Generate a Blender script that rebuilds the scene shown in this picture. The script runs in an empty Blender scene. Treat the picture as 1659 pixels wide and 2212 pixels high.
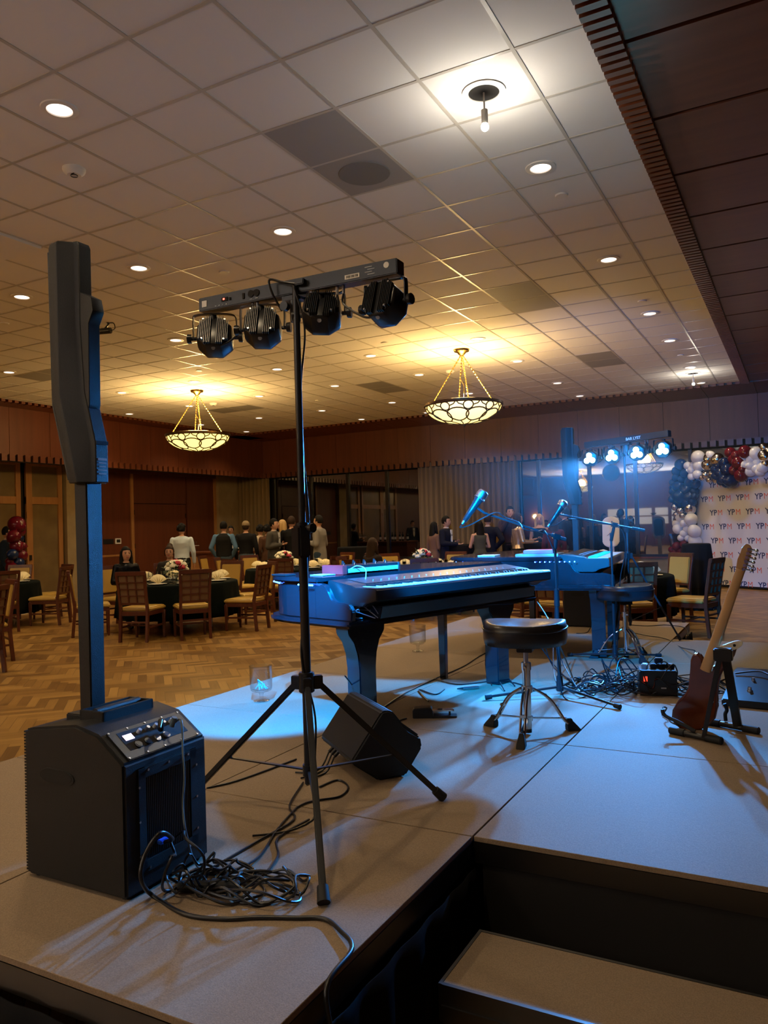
import bpy, bmesh, math, random
from mathutils import Vector, Matrix, noise
random.seed(7)
C = bpy.context.scene.collection
R = math.radians
# ------------------------------------------------------------------ camera, world, exposure
CAMZ = 1.49
FPX = 1667.94; CX, CY = 829.5, 1106.0
YAW, PITCH, ROLL = .492469, .020250, -.029999
fw = Vector((-math.sin(YAW)*math.cos(PITCH), math.cos(YAW)*math.cos(PITCH), math.sin(PITCH)))
r0 = Vector((math.cos(YAW), math.sin(YAW), 0)); u0 = r0.cross(fw)
rt = math.cos(ROLL)*r0 + math.sin(ROLL)*u0
up = -math.sin(ROLL)*r0 + math.cos(ROLL)*u0
cd = bpy.data.cameras.new('camera'); cam = bpy.data.objects.new('camera', cd); C.objects.link(cam)
cd.sensor_fit = 'VERTICAL'; cd.sensor_height = 36; cd.sensor_width = 27
cd.lens = 36*FPX/2212; cd.clip_end = 200
M = Matrix((rt, up, -fw)).transposed().to_4x4(); M.translation = Vector((0, 0, CAMZ))
cam.matrix_world = M
bpy.context.scene.camera = cam
w = bpy.data.worlds.new('night'); bpy.context.scene.world = w; w.use_nodes = True
w.node_tree.nodes['Background'].inputs[0].default_value = (.25, .3, .45, 1)
w.node_tree.nodes['Background'].inputs[1].default_value = .01
vs = bpy.context.scene.view_settings
vs.view_transform = 'Standard'; vs.look = 'None'; vs.gamma = 1; vs.use_curve_mapping = False
vs.exposure = 0.78
cy = bpy.context.scene.cycles
cy.max_bounces = 6; cy.diffuse_bounces = 4; cy.glossy_bounces = 3; cy.transmission_bounces = 6
cy.transparent_max_bounces = 6; cy.caustics_reflective = False; cy.caustics_refractive = False
cy.sample_clamp_indirect = 4; cy.use_denoising = True

# light settings (all tunable here)
DOWN_W, DOWN_COL = 62, (1, .76, .46)
UP_W, UP_COL = 700, (1, .93, .86)  # added uplights out of view, only there to lift the ceiling
CHAND_W, CHAND_COL = 130, (1, .62, .22)
PIN_W, PIN_COL = 9, (1, .9, .75)
BLUE_FAR_W, BLUE_NEAR_W, BLUE, BLUE2 = 680, 1300, (.0, .27, 1), (.05, .34, 1)

HAZE = .005
def at(px, py, z=None, Y=None, X=None, dist=None):
    d = rt*((px-CX)/FPX) - up*((py-CY)/FPX) + fw
    if z is not None: k = (z-CAMZ)/d.z
    elif Y is not None: k = Y/d.y
    elif X is not None: k = X/d.x
    else: k = dist
    return Vector((0, 0, CAMZ)) + d*k

def spot(name, loc, target, watt, col, cone=90, blend=.6, rad=.05):
    l = bpy.data.lights.new(name, 'SPOT'); l.energy = watt; l.color = col
    l.spot_size = R(cone); l.spot_blend = blend; l.shadow_soft_size = rad
    o = bpy.data.objects.new(name, l); C.objects.link(o); o.location = loc
    o.rotation_euler = (Vector(target)-Vector(loc)).to_track_quat('-Z', 'Y').to_euler()
    return o
def point(name, loc, watt, col, rad=.1):
    l = bpy.data.lights.new(name, 'POINT'); l.energy = watt; l.color = col; l.shadow_soft_size = rad
    o = bpy.data.objects.new(name, l); C.objects.link(o); o.location = loc; return o

# ------------------------------------------------------------------ materials
def mat(name, col, rough=.5, metal=0, emit=None, estr=0, spec=.5, bump=None, var=None, trans=0, ior=1.45, sheen=0, coat=0):
    m = bpy.data.materials.new(name); m.use_nodes = True
    nt = m.node_tree; b = nt.nodes['Principled BSDF']
    b.inputs['Base Color'].default_value = (*col, 1); b.inputs['Roughness'].default_value = rough
    b.inputs['Metallic'].default_value = metal; b.inputs['Specular IOR Level'].default_value = spec
    b.inputs['Transmission Weight'].default_value = trans; b.inputs['IOR'].default_value = ior
    b.inputs['Sheen Weight'].default_value = sheen; b.inputs['Coat Weight'].default_value = coat
    if emit: b.inputs['Emission Color'].default_value = (*emit, 1); b.inputs['Emission Strength'].default_value = estr
    tc = nt.nodes.new('ShaderNodeTexCoord')
    if var:      # (scale, second colour)
        n = nt.nodes.new('ShaderNodeTexNoise'); n.inputs['Scale'].default_value = var[0]; n.inputs['Detail'].default_value = 4
        mx = nt.nodes.new('ShaderNodeMix'); mx.data_type = 'RGBA'
        mx.inputs[6].default_value = (*col, 1); mx.inputs[7].default_value = (*var[1], 1)
        nt.links.new(tc.outputs['Object'], n.inputs['Vector'])
        rp = nt.nodes.new('ShaderNodeMapRange'); rp.inputs[1].default_value = .35; rp.inputs[2].default_value = .65
        nt.links.new(n.outputs[0], rp.inputs[0]); nt.links.new(rp.outputs[0], mx.inputs[0])
        nt.links.new(mx.outputs[2], b.inputs['Base Color'])
    if bump:     # (scale, strength)
        n = nt.nodes.new('ShaderNodeTexNoise'); n.inputs['Scale'].default_value = bump[0]
        bp = nt.nodes.new('ShaderNodeBump'); bp.inputs['Strength'].default_value = bump[1]; bp.inputs['Distance'].default_value = .002
        nt.links.new(tc.outputs['Object'], n.inputs['Vector']); nt.links.new(n.outputs[0], bp.inputs['Height'])
        nt.links.new(bp.outputs[0], b.inputs['Normal'])
    return m

def wood(name, c1, c2, rough=.35, axis=2, scale=2.0, stretch=12):
    m = bpy.data.materials.new(name); m.use_nodes = True; nt = m.node_tree; b = nt.nodes['Principled BSDF']
    b.inputs['Roughness'].default_value = rough
    tc = nt.nodes.new('ShaderNodeTexCoord'); mp = nt.nodes.new('ShaderNodeMapping')
    s = [scale*stretch]*3; s[axis] = scale; mp.inputs['Scale'].default_value = s
    n = nt.nodes.new('ShaderNodeTexNoise'); n.inputs['Scale'].default_value = 1; n.inputs['Detail'].default_value = 5
    n.inputs['Distortion'].default_value = .6
    mx = nt.nodes.new('ShaderNodeMix'); mx.data_type = 'RGBA'; mx.inputs[6].default_value = (*c1, 1); mx.inputs[7].default_value = (*c2, 1)
    rp = nt.nodes.new('ShaderNodeMapRange'); rp.inputs[1].default_value = .3; rp.inputs[2].default_value = .7
    L = nt.links.new
    L(tc.outputs['Object'], mp.inputs[0]); L(mp.outputs[0], n.inputs['Vector']); L(n.outputs[0], rp.inputs[0]); L(rp.outputs[0], mx.inputs[0]); L(mx.outputs[2], b.inputs['Base Color'])
    return m

def herringbone():
    m = bpy.data.materials.new('herringbone_parquet'); m.use_nodes = True; nt = m.node_tree; b = nt.nodes['Principled BSDF']
    L = nt.links.new
    def mth(op, a, c=None, d=None):
        n = nt.nodes.new('ShaderNodeMath'); n.operation = op
        for i, v in enumerate((a, c, d)):
            if v is None: continue
            if isinstance(v, (int, float)): n.inputs[i].default_value = v
            else: L(v, n.inputs[i])
        return n.outputs[0]
    tc = nt.nodes.new('ShaderNodeTexCoord'); mp = nt.nodes.new('ShaderNodeMapping')
    W = .085; N = 5
    mp.inputs['Rotation'].default_value = (0, 0, R(45)); mp.inputs['Scale'].default_value = (1/W, 1/W, 1)
    L(tc.outputs['Object'], mp.inputs[0])
    sp = nt.nodes.new('ShaderNodeSeparateXYZ'); L(mp.outputs[0], sp.inputs[0])
    x, y = sp.outputs[0], sp.outputs[1]
    i = mth('FLOOR', x); j = mth('FLOOR', y)
    k = mth('FLOORED_MODULO', mth('SUBTRACT', i, j), 2*N)
    hor = mth('LESS_THAN', k, N-.5)
    hx = mth('SUBTRACT', i, k)
    vy = mth('SUBTRACT', j, mth('SUBTRACT', 2*N-1, k))
    inv = mth('SUBTRACT', 1, hor)
    idx = mth('ADD', mth('MULTIPLY', hor, hx), mth('MULTIPLY', inv, i))
    idy = mth('ADD', mth('MULTIPLY', hor, j), mth('MULTIPLY', inv, vy))
    cb = nt.nodes.new('ShaderNodeCombineXYZ'); L(idx, cb.inputs[0]); L(idy, cb.inputs[1]); L(hor, cb.inputs[2])
    wn = nt.nodes.new('ShaderNodeTexWhiteNoise'); wn.noise_dimensions = '3D'; L(cb.outputs[0], wn.inputs[0])
    # grain along the plank
    gx = mth('ADD', mth('MULTIPLY', hor, mth('MULTIPLY', x, .25)), mth('MULTIPLY', inv, mth('MULTIPLY', x, 5)))
    gy = mth('ADD', mth('MULTIPLY', hor, mth('MULTIPLY', y, 5)), mth('MULTIPLY', inv, mth('MULTIPLY', y, .25)))
    cg = nt.nodes.new('ShaderNodeCombineXYZ'); L(gx, cg.inputs[0]); L(gy, cg.inputs[1]); L(mth('MULTIPLY', wn.outputs[0], 40), cg.inputs[2])
    n = nt.nodes.new('ShaderNodeTexNoise'); n.inputs['Scale'].default_value = 1.2; n.inputs['Detail'].default_value = 3; L(cg.outputs[0], n.inputs['Vector'])
    cr = nt.nodes.new('ShaderNodeValToRGB')
    cr.color_ramp.elements[0].position = .1; cr.color_ramp.elements[0].color = (.11, .05, .010, 1)
    cr.color_ramp.elements[1].position = .95; cr.color_ramp.elements[1].color = (.36, .20, .050, 1)
    e = cr.color_ramp.elements.new(.45); e.color = (.21, .105, .022, 1)
    val = mth('ADD', mth('MULTIPLY', wn.outputs[0], .75), mth('MULTIPLY', n.outputs[0], .35))
    L(val, cr.inputs[0])
    # joints
    fx = mth('FRACT', x); fy = mth('FRACT', y)
    e1 = mth('MINIMUM', fy, mth('SUBTRACT', 1, fy)); e2 = mth('MINIMUM', fx, mth('SUBTRACT', 1, fx))
    ed = mth('ADD', mth('MULTIPLY', hor, e1), mth('MULTIPLY', inv, e2))
    line = mth('GREATER_THAN', ed, .025)
    mx = nt.nodes.new('ShaderNodeMix'); mx.data_type = 'RGBA'; mx.inputs[6].default_value = (.07, .03, .01, 1)
    L(line, mx.inputs[0]); L(cr.outputs[0], mx.inputs[7]); L(mx.outputs[2], b.inputs['Base Color'])
    b.inputs['Roughness'].default_value = .32
    return m

MT = dict(
 floor=herringbone(),
 tile=mat('acoustic_tile', (.78, .76, .73), .9, bump=(180, .25)),
 tbar=mat('ceiling_grid_bar', (.50, .47, .42), .35),
 vent=mat('grey_perforated_panel', (.30, .29, .28), .7),
 white=mat('white_paint', (.75, .73, .68), .5),
 cherry=wood('cherry_panel', (.105, .026, .008), (.145, .038, .012), .45, 2, .6, 14),
 cherry_x=wood('cherry_soffit', (.12, .042, .026), (.165, .062, .038), .35, 0, .6, 14),
 cherry_t=wood('cherry_trim', (.12, .034, .012), (.16, .046, .016), .35, 0, 2, 6),
 oak=wood('oak_frame', (.34, .16, .05), (.42, .21, .07), .35, 2, 1, 12),
 dark=mat('dark_gap', (.01, .008, .006), .8),
 stone=mat('cream_limestone', (.36, .28, .15), .7, var=(3, (.29, .22, .115))),
 frost=mat('frosted_glass', (.22, .16, .07), .25, var=(2, (.17, .12, .055))),
 nightglass=mat('window_glass_at_night', (.002, .002, .003), .02, spec=1.0, ior=2.0),
 mull=mat('window_frame_bronze', (.012, .010, .009), .4),
 curtain=mat('linen_curtain', (.22, .15, .062), .9, sheen=.2, bump=(300, .3)),
 deck=mat('stage_deck_board', (.29, .205, .125), .8, var=(260, (.21, .148, .09)), bump=(300, .4)),
 alu=mat('dark_aluminium', (.09, .085, .08), .35, 1),
 blackcloth=mat('black_skirt_cloth', (.005, .005, .006), .9, spec=.15),
 plastic=mat('black_textured_plastic', (.014, .014, .014), .45, spec=.35, bump=(500, .5)),
 plastic2=mat('black_smooth_plastic', (.015, .015, .016), .3),
 metalblack=mat('black_powdercoated_steel', (.018, .018, .019), .28),
 rubber=mat('black_rubber', (.012, .012, .012), .7),
 lacquer=mat('black_piano_lacquer', (.013, .014, .017), .16, coat=.4),
 vinyl=mat('black_vinyl', (.018, .017, .018), .3, bump=(60, .15)),
 chrome=mat('chrome', (.75, .75, .76), .12, 1),
 steel=mat('brushed_steel', (.45, .45, .46), .3, 1),
 grey=mat('grey_label_print', (.4, .42, .45), .6),
 label=mat('white_sticker', (.75, .73, .68), .6),
 cable=mat('black_cable', (.012, .012, .013), .35),
 grille=mat('black_grille', (.008, .008, .009), .5),
 ivory=mat('white_key', (.75, .78, .8), .25),
 ebony=mat('black_key', (.01, .01, .01), .3),
 red=mat('red_lacquer', (.85, .03, .03), .3),
 pink=mat('pink_paper', (.8, .2, .35), .6),
 paper=mat('white_paper', (.8, .8, .8), .6),
 mahog=wood('mahogany_chair', (.07, .016, .006), (.10, .026, .010), .3, 2, 4, 6),
 gold=mat('gold_vinyl', (.46, .29, .06), .32, bump=(90, .15)),
 brownup=mat('brown_back_upholstery', (.16, .09, .035), .55),
 green=mat('dark_green_tablecloth', (.002, .0045, .0035), .9, spec=.12),
 china=mat('white_china', (.75, .72, .62), .2),
 napkin=mat('cream_napkin', (.78, .66, .36), .8),
 leaf=mat('green_leaf', (.03, .08, .02), .6), leafg=mat('sage_leaf', (.12, .18, .10), .6),
 petalw=mat('cream_petal', (.8, .74, .55), .6), petalr=mat('burgundy_petal', (.35, .01, .03), .6),
 bronze=mat('bronze', (.10, .055, .02), .35, .8), brass=mat('brass', (.75, .5, .15), .22, 1),
 maroon=mat('maroon_balloon', (.11, .004, .012), .12), navyb=mat('navy_balloon', (.006, .018, .07), .1),
 whiteb=mat('white_balloon', (.75, .75, .76), .22), silver=mat('chrome_silver_balloon', (.7, .66, .62), .16, 1),
 rosewood=mat('walnut_guitar_body', (.16, .035, .012), .18, var=(8, (.10, .02, .008)), coat=.5),
 maple=mat('maple_neck', (.55, .32, .14), .3),
 cream=mat('cream_plate', (.8, .74, .55), .4),
 navyp=mat('navy_print', (.02, .035, .12), .6), redp=mat('orange_red_print', (.75, .12, .06), .6),
 vinylw=mat('backdrop_vinyl', (.72, .72, .76), .55),
)
def glassmat():
    m = bpy.data.materials.new('clear_glass'); m.use_nodes = True; nt = m.node_tree; nt.nodes.clear()
    o = nt.nodes.new('ShaderNodeOutputMaterial'); g = nt.nodes.new('ShaderNodeBsdfGlossy'); t = nt.nodes.new('ShaderNodeBsdfTransparent')
    t.inputs[0].default_value = (.93, .95, .97, 1); g.inputs['Roughness'].default_value = .03
    lw = nt.nodes.new('ShaderNodeLayerWeight'); lw.inputs[0].default_value = .18
    mx = nt.nodes.new('ShaderNodeMixShader'); nt.links.new(lw.outputs['Facing'], mx.inputs[0]); nt.links.new(t.outputs[0], mx.inputs[1]); nt.links.new(g.outputs[0], mx.inputs[2]); nt.links.new(mx.outputs[0], o.inputs[0])
    return m
MT['glass'] = glassmat()
def emis(name, col, s, base=(.8, .8, .8)):
    return mat(name, base, .5, emit=col, estr=s)
MT['lens'] = emis('lit_downlight_lens', (1, .80, .66), 1.7)
MT['bulb'] = emis('lit_pin_bulb', (1, .93, .78), 40)
MT['alab'] = emis('lit_alabaster_glass', (1, .72, .20), 1.15)
MT['led'] = emis('lit_blue_led', (.25, .85, 1), 60)
MT['ledstrip'] = emis('lit_blue_led_strip', (.03, .12, 1), 9)
MT['redled'] = emis('lit_red_indicator', (1, .05, .03), 5)
MT['lcd'] = emis('lit_purple_display', (.75, .6, 1), 1.6)
MT['pane'] = emis('lit_cabinet_pane', (.9, .75, .5), .35)
MT['sconce'] = emis('lit_sconce_shade', (1, .55, .08), 14)

# ------------------------------------------------------------------ mesh helpers
WM = {}
class MB:
    def __init__(s): s.v = []; s.f = []; s.mi = []; s.cur = 0
    def add(s, vs, fs):
        o = len(s.v); s.v += [Vector(v) for v in vs]; s.f += [[i+o for i in f] for f in fs]; s.mi += [s.cur]*len(fs); return s
    def box(s, c, d, rot=None):
        c = Vector(c); h = Vector(d)/2
        vs = [Vector((x*h.x, y*h.y, z*h.z)) for x in (-1, 1) for y in (-1, 1) for z in (-1, 1)]
        if rot is not None: vs = [rot @ v for v in vs]
        return s.add([c+v for v in vs], [(0, 1, 3, 2), (4, 6, 7, 5), (0, 4, 5, 1), (2, 3, 7, 6), (0, 2, 6, 4), (1, 5, 7, 3)])
    def bb(s, a, b):
        a = Vector(a); b = Vector(b); return s.box((a+b)/2, [abs(x) for x in (b-a)])
    def frust(s, p0, p1, d0, d1, upv=(0, 0, 1)):   # box-section bar from p0 to p1 with sections (w,h)
        p0 = Vector(p0); p1 = Vector(p1); ax = (p1-p0).normalized(); u = Vector(upv)
        if abs(ax.dot(u)) > .98: u = Vector((0, 1, 0))
        a = ax.cross(u).normalized(); b = a.cross(ax).normalized()
        vs = []
        for p, d in ((p0, d0), (p1, d1)):
            for x, y in ((-1, -1), (1, -1), (1, 1), (-1, 1)): vs.append(p+a*x*d[0]/2+b*y*d[1]/2)
        return s.add(vs, [(3, 2, 1, 0), (4, 5, 6, 7)]+[(i, (i+1) % 4, 4+(i+1) % 4, 4+i) for i in range(4)])
    def cyl(s, p0, p1, r0, r1=None, n=16, cap=True):
        p0 = Vector(p0); p1 = Vector(p1); r1 = r0 if r1 is None else r1
        ax = (p1-p0).normalized(); a = ax.orthogonal().normalized(); b = ax.cross(a)
        vs = [p+(a*math.cos(t)+b*math.sin(t))*r for p, r in ((p0, r0), (p1, r1)) for t in [2*math.pi*i/n for i in range(n)]]
        fs = [(i, (i+1) % n, n+(i+1) % n, n+i) for i in range(n)]
        if cap: fs += [tuple(range(n))[::-1], tuple(range(n, 2*n))]
        return s.add(vs, fs)
    def tube(s, pts, r, n=8, rf=None, cap=True):
        pts = [Vector(p) for p in pts]; vs = []; m = len(pts); a = None
        for i, p in enumerate(pts):
            t = (pts[min(i+1, m-1)]-pts[max(i-1, 0)])
            t = t.normalized() if t.length > 1e-9 else Vector((0, 0, 1))
            if a is None: a = t.orthogonal().normalized()
            a = (a-t*a.dot(t)); a = a.normalized() if a.length > 1e-6 else t.orthogonal().normalized()
            b = t.cross(a); rr = rf[i] if rf else r
            vs += [p+(a*math.cos(q)+b*math.sin(q))*rr for q in [2*math.pi*k/n for k in range(n)]]
        fs = [(i*n+k, i*n+(k+1) % n, (i+1)*n+(k+1) % n, (i+1)*n+k) for i in range(m-1) for k in range(n)]
        if cap: fs += [tuple(range(n))[::-1], tuple(range((m-1)*n, m*n))]
        return s.add(vs, fs)
    def lathe(s, prof, c=(0, 0, 0), n=24, rot=None, sx=1, sy=1):
        c = Vector(c); vs = []; m = len(prof)
        for r, z in prof:
            for k in range(n):
                v = Vector((r*math.cos(2*math.pi*k/n)*sx, r*math.sin(2*math.pi*k/n)*sy, z))
                if rot is not None: v = rot @ v
                vs.append(c+v)
        fs = [(i*n+k, i*n+(k+1) % n, (i+1)*n+(k+1) % n, (i+1)*n+k) for i in range(m-1) for k in range(n)]
        if prof[0][0] > 1e-6 and prof[0][0] < 10: pass
        return s.add(vs, fs)
    def sph(s, c, r, n=14, sc=(1, 1, 1), rot=None):
        m = max(6, n//2); c = Vector(c); vs = [Vector((0, 0, 1))]
        for i in range(1, m):
            t = math.pi*i/m
            for k in range(n):
                q = 2*math.pi*k/n; vs.append(Vector((math.sin(t)*math.cos(q), math.sin(t)*math.sin(q), math.cos(t))))
        vs.append(Vector((0, 0, -1)))
        vs = [Vector((v.x*sc[0], v.y*sc[1], v.z*sc[2]))*r for v in vs]
        if rot is not None: vs = [rot @ v for v in vs]
        fs = [(0, 1+k, 1+(k+1) % n) for k in range(n)]
        for i in range(m-2):
            for k in range(n): fs.append((1+i*n+k, 1+(i+1)*n+k, 1+(i+1)*n+(k+1) % n, 1+i*n+(k+1) % n))
        l = len(vs)-1; b = 1+(m-2)*n
        fs += [(l, b+(k+1) % n, b+k) for k in range(n)]
        return s.add([c+v for v in vs], fs)
    def prism(s, poly, O, A, B, N, h):    # polygon (a,b) in plane O+a*A+b*B, extruded h along N
        O, A, B, N = map(Vector, (O, A, B, N)); n = len(poly)
        vs = [O+A*a+B*b for a, b in poly]+[O+A*a+B*b+N*h for a, b in poly]
        return s.add(vs, [tuple(range(n))[::-1], tuple(range(n, 2*n))]+[(i, (i+1) % n, n+(i+1) % n, n+i) for i in range(n)])
    def loft(s, secs, cap=True):
        n = len(secs[0]); vs = [v for sec in secs for v in sec]
        fs = [(i*n+k, i*n+(k+1) % n, (i+1)*n+(k+1) % n, (i+1)*n+k) for i in range(len(secs)-1) for k in range(n)]
        if cap: fs += [tuple(range(n))[::-1], tuple(range((len(secs)-1)*n, len(secs)*n))]
        return s.add(vs, fs)
    def build(s, name, m, parent=None, bev=0, ang=38, world=True, seg=2):
        me = bpy.data.meshes.new(name)
        P = WM.get(parent.name) if parent else None
        vs = s.v
        if P is not None and world: I = P.inverted(); vs = [I @ v for v in vs]
        me.from_pydata(vs, [], s.f)
        for x in (m if isinstance(m, (list, tuple)) else [m]): me.materials.append(MT[x] if isinstance(x, str) else x)
        for p, i in zip(me.polygons, s.mi): p.material_index = i
        bm = bmesh.new(); bm.from_mesh(me)
        bmesh.ops.recalc_face_normals(bm, faces=bm.faces)
        if bev:
            ed = [e for e in bm.edges if len(e.link_faces) == 2 and e.calc_face_angle(0) > R(28)]
            bmesh.ops.bevel(bm, geom=ed, offset=bev, segments=seg, affect='EDGES', clamp_overlap=True)
        bm.to_mesh(me); bm.free()
        me.polygons.foreach_set('use_smooth', [True]*len(me.polygons))
        me.set_sharp_from_angle(angle=R(ang))
        o = bpy.data.objects.new(name, me); C.objects.link(o)
        if parent:
            o.parent = parent; WM[o.name] = P if P is not None else Matrix()
        else: WM[o.name] = Matrix()
        return o

def tag(o, label, cat=None, group=None, kind=None):
    if label: o['label'] = label
    if cat: o['category'] = cat
    if group: o['group'] = group
    if kind: o['kind'] = kind
    return o
def thing(name, label, cat, loc=(0, 0, 0), rz=0, group=None):
    o = bpy.data.objects.new(name, None); C.objects.link(o); o.location = loc; o.rotation_euler = (0, 0, rz)
    o.empty_display_size = .1
    WM[o.name] = Matrix.Translation(Vector(loc)) @ Matrix.Rotation(rz, 4, 'Z')
    return tag(o, label, cat, group)
def struct(name, mb, m, parent=None, **k):
    o = mb.build(name, m, parent, **k)
    if not parent: o['kind'] = 'structure'
    return o
KIDS = {}
def kids(o): return [c for c in bpy.data.objects if c.parent == o]
def dup(root, loc, rz, label, group=None, tree=None):
    def cp(o, p):
        c = o.copy(); C.objects.link(c); c.parent = p
        for ch in KIDS.setdefault(o.name, kids(o)): cp(ch, c)
        return c
    r = cp(root, None); r.location = loc; r.rotation_euler = (0, 0, rz); r['label'] = label
    if group: r['group'] = group
    WM[r.name] = Matrix.Translation(Vector(loc)) @ Matrix.Rotation(rz, 4, 'Z')
    return r
def spline(pts, k=8):
    pts = [Vector(p) for p in pts]; out = []
    P = [pts[0]]+pts+[pts[-1]]
    for i in range(1, len(P)-2):
        a, b, c, d = P[i-1], P[i], P[i+1], P[i+2]
        for j in range(k):
            t = j/k
            out.append(.5*((2*b)+(-a+c)*t+(2*a-5*b+4*c-d)*t*t+(-a+3*b-3*c+d)*t**3))
    out.append(P[-2]); return out
def Rz(a): return Matrix.Rotation(a, 3, 'Z')
def Rx(a): return Matrix.Rotation(a, 3, 'X')
def Ry(a): return Matrix.Rotation(a, 3, 'Y')
# ------------------------------------------------------------------ ROOM
CH = 4.27; XR = -.94; XL = -13.8; YB = 17.4; YF = -8.0; XS = 6.0; XW = -15.7; YW = 19.4; BX = -14.5; BY = 19.2; VZ = 3.25
T = .6096; GX = -3.2057; GY = 4.3348
struct('floor', MB().bb((XW-.1, YF, -.1), (XS, YW+.1, 0)), 'floor')
struct('ceiling', MB().bb((XL, YF, CH), (XR, YB, CH+.05)), 'tile')
g = MB()
x = GX
while x > XL+T: x -= T
while x < XR-.02:
    g.bb((x-.012, YF, CH-.004), (x+.012, YB, CH+.01)); x += T
y = GY
while y > YF+T: y -= T
while y < YB-.02:
    g.bb((XL, y-.012, CH-.0035), (XR, y+.012, CH+.01)); y += T
struct('trim_1', g, 'tbar')
# perimeter soffits (wood panels with dark gaps) and the fascia bands
s = MB()
y = 4.61
while y > YF: y -= 1.0
while y < YB+.3:
    s.bb((XR+.15, y+.02, CH+.0), (XS, y+.98, CH+.04)); y += 1.0
struct('trim_2', s, 'cherry_x')
s = MB(); x = BX
s.bb((XR, YF, CH+.05), (XS, YW, CH+.12)).bb((BX-.2, YF, CH+.02), (XL, YW, CH+.1)).bb((BX-.2, YB, CH+.05), (XS, YW, CH+.12)).bb((XL, YF, CH+.06), (XR, YB, CH+.12))
struct('trim_3', s, 'dark')
s = MB(); x = -.72-1.01*15
while x < XS: s.bb((x+.006, YB+.12, CH-.02), (x+1.004, BY+.03, CH+.03)); x += 1.01
y = 10.53-1.0*18.53
y = 10.53-19
while y < BY-.9: s.bb((BX-.03, y+.006, CH-.02), (XL-.12, y+.994, CH+.03)); y += 1.0
struct('trim_4', s, 'cherry_t')
s = MB(); x = -.72-1.01*14
while x < XS: s.bb((max(x, BX)+.004, BY, VZ), (x+1.006, BY+.12, CH)); x += 1.01
y = 10.53-19
while y < BY: s.bb((BX-.12, y+.004, VZ), (BX, min(y+.996, BY), CH)); y += 1.0
struct('trim_5', s, 'cherry')
struct('trim_6', MB().bb((BX, BY+.02, VZ), (XS, BY+.1, CH)).bb((BX-.1, YF, VZ), (BX-.02, BY, CH)), 'dark')
# dentil mouldings
d = MB(); y = YF+.03; st = .0875; k = 0
while y < YB+.1:
    d.bb((XR-.015, y, CH-.045), (XR+.15, y+.052, CH+.03)); y += st
struct('trim_7', d, 'cherry_t')
d = MB(); x = XL
while x < XR: d.bb((x, YB-.02, CH-.05), (x+.085, YB+.12, CH+.03)); x += .15
y = YF
while y < YB: d.bb((XL-.12, y, CH-.05), (XL+.02, y+.085, CH+.03)); y += .15
struct('trim_8', d, 'cherry_t')
d = MB(); x = BX
while x < XS: d.bb((x, BY-.045, VZ-.13), (x+.125, BY+.12, VZ+.012)); x += .185
y = YF
while y < BY: d.bb((BX-.12, y, VZ-.13), (BX+.045, y+.125, VZ+.012)); y += .185
struct('trim_9', d, 'cherry_t')
struct('trim_17', MB().bb((BX, BY+.01, VZ-.14), (XS, BY+.11, VZ)).bb((BX-.11, YF, VZ-.14), (BX-.01, BY, VZ)), 'dark')
struct('trim_10', MB().bb((BX-.5, BY+.1, VZ-.02), (XS, YW+.1, VZ)).bb((XW-.1, YF, VZ-.02), (BX-.1, BY+.1, VZ)), 'dark')
# --- back wall: corner stone, curtains, windows
def wall(name, a, b, m): return struct(name, MB().bb(a, b), m)
wall('wall_back', (XW, YW+.12, 0), (XS, YW+.2, VZ+.1), 'dark')
SILL = .60
struct('wall_back_sill', MB().bb((XW, YW-.02, 0), (XS, YW+.1, SILL-.04)), 'stone').name = 'wall_back_low'
struct('trim_11', MB().bb((XW, YW-.06, SILL-.04), (XS, YW+.1, SILL)), 'cherry_t')
xa = [-14.25, -9.2, -6.39, 0.2]
def window(n, x0, x1, mulls):
    f = MB(); f.bb((x0, YW+.0, SILL), (x0+.07, YW+.08, VZ)).bb((x1-.07, YW, SILL), (x1, YW+.08, VZ)).bb((x0, YW, SILL), (x1, YW+.08, SILL+.06)).bb((x0, YW, VZ-.06), (x1, YW+.08, VZ))
    for m in mulls: f.bb((m-.04, YW-.02, SILL), (m+.04, YW+.08, VZ))
    o = struct('window_%d' % n, f, 'mull')
    p = MB().bb((x0, YW+.04, SILL), (x1, YW+.055, VZ)).build('glass_pane', 'nightglass', o)
window(1, -14.3, -9.15, [-12.9, -11.6, -10.3])
window(2, -6.42, XS, [-5.87, -4.57, -3.46, -2.2, -1.0, .2, 1.4, 2.6, 3.8, 5.0])
wall('wall_back_pier', (-9.15, YW, 0), (-6.42, YW+.11, VZ), 'stone').name = 'wall_back_pier'
def curtain(x0, x1, label):
    m = MB(); n = int((x1-x0)/.018); rows = [.12, .9, 1.8, 2.6, VZ-.01]; vs = []
    rr = random.Random(int(x0*10))
    ph = [rr.uniform(-.5, .5) for _ in range(n+1)]
    for z in rows:
        for i in range(n+1):
            x = x0+(x1-x0)*i/n
            vs.append((x, YW-.16+.05*math.sin((x-x0)*42+ph[i//9]*1.8+.15*math.sin(z*2+x*3))+.02*math.sin((x-x0)*13), z))
    fs = [(r*(n+1)+i, r*(n+1)+i+1, (r+1)*(n+1)+i+1, (r+1)*(n+1)+i) for r in range(len(rows)-1) for i in range(n)]
    m.add(vs, fs); o = m.build('curtain', 'curtain', ang=80)
    md = o.modifiers.new('s', 'SOLIDIFY'); md.thickness = .008
    tag(o, label, 'curtain', 'pleated beige curtains along the window wall')
curtain(XW+.15, -14.28, 'narrow pleated beige curtain in the room corner beside the dark window')
curtain(-9.22, -6.36, 'wide pleated beige curtain between the two dark window bays')
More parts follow.
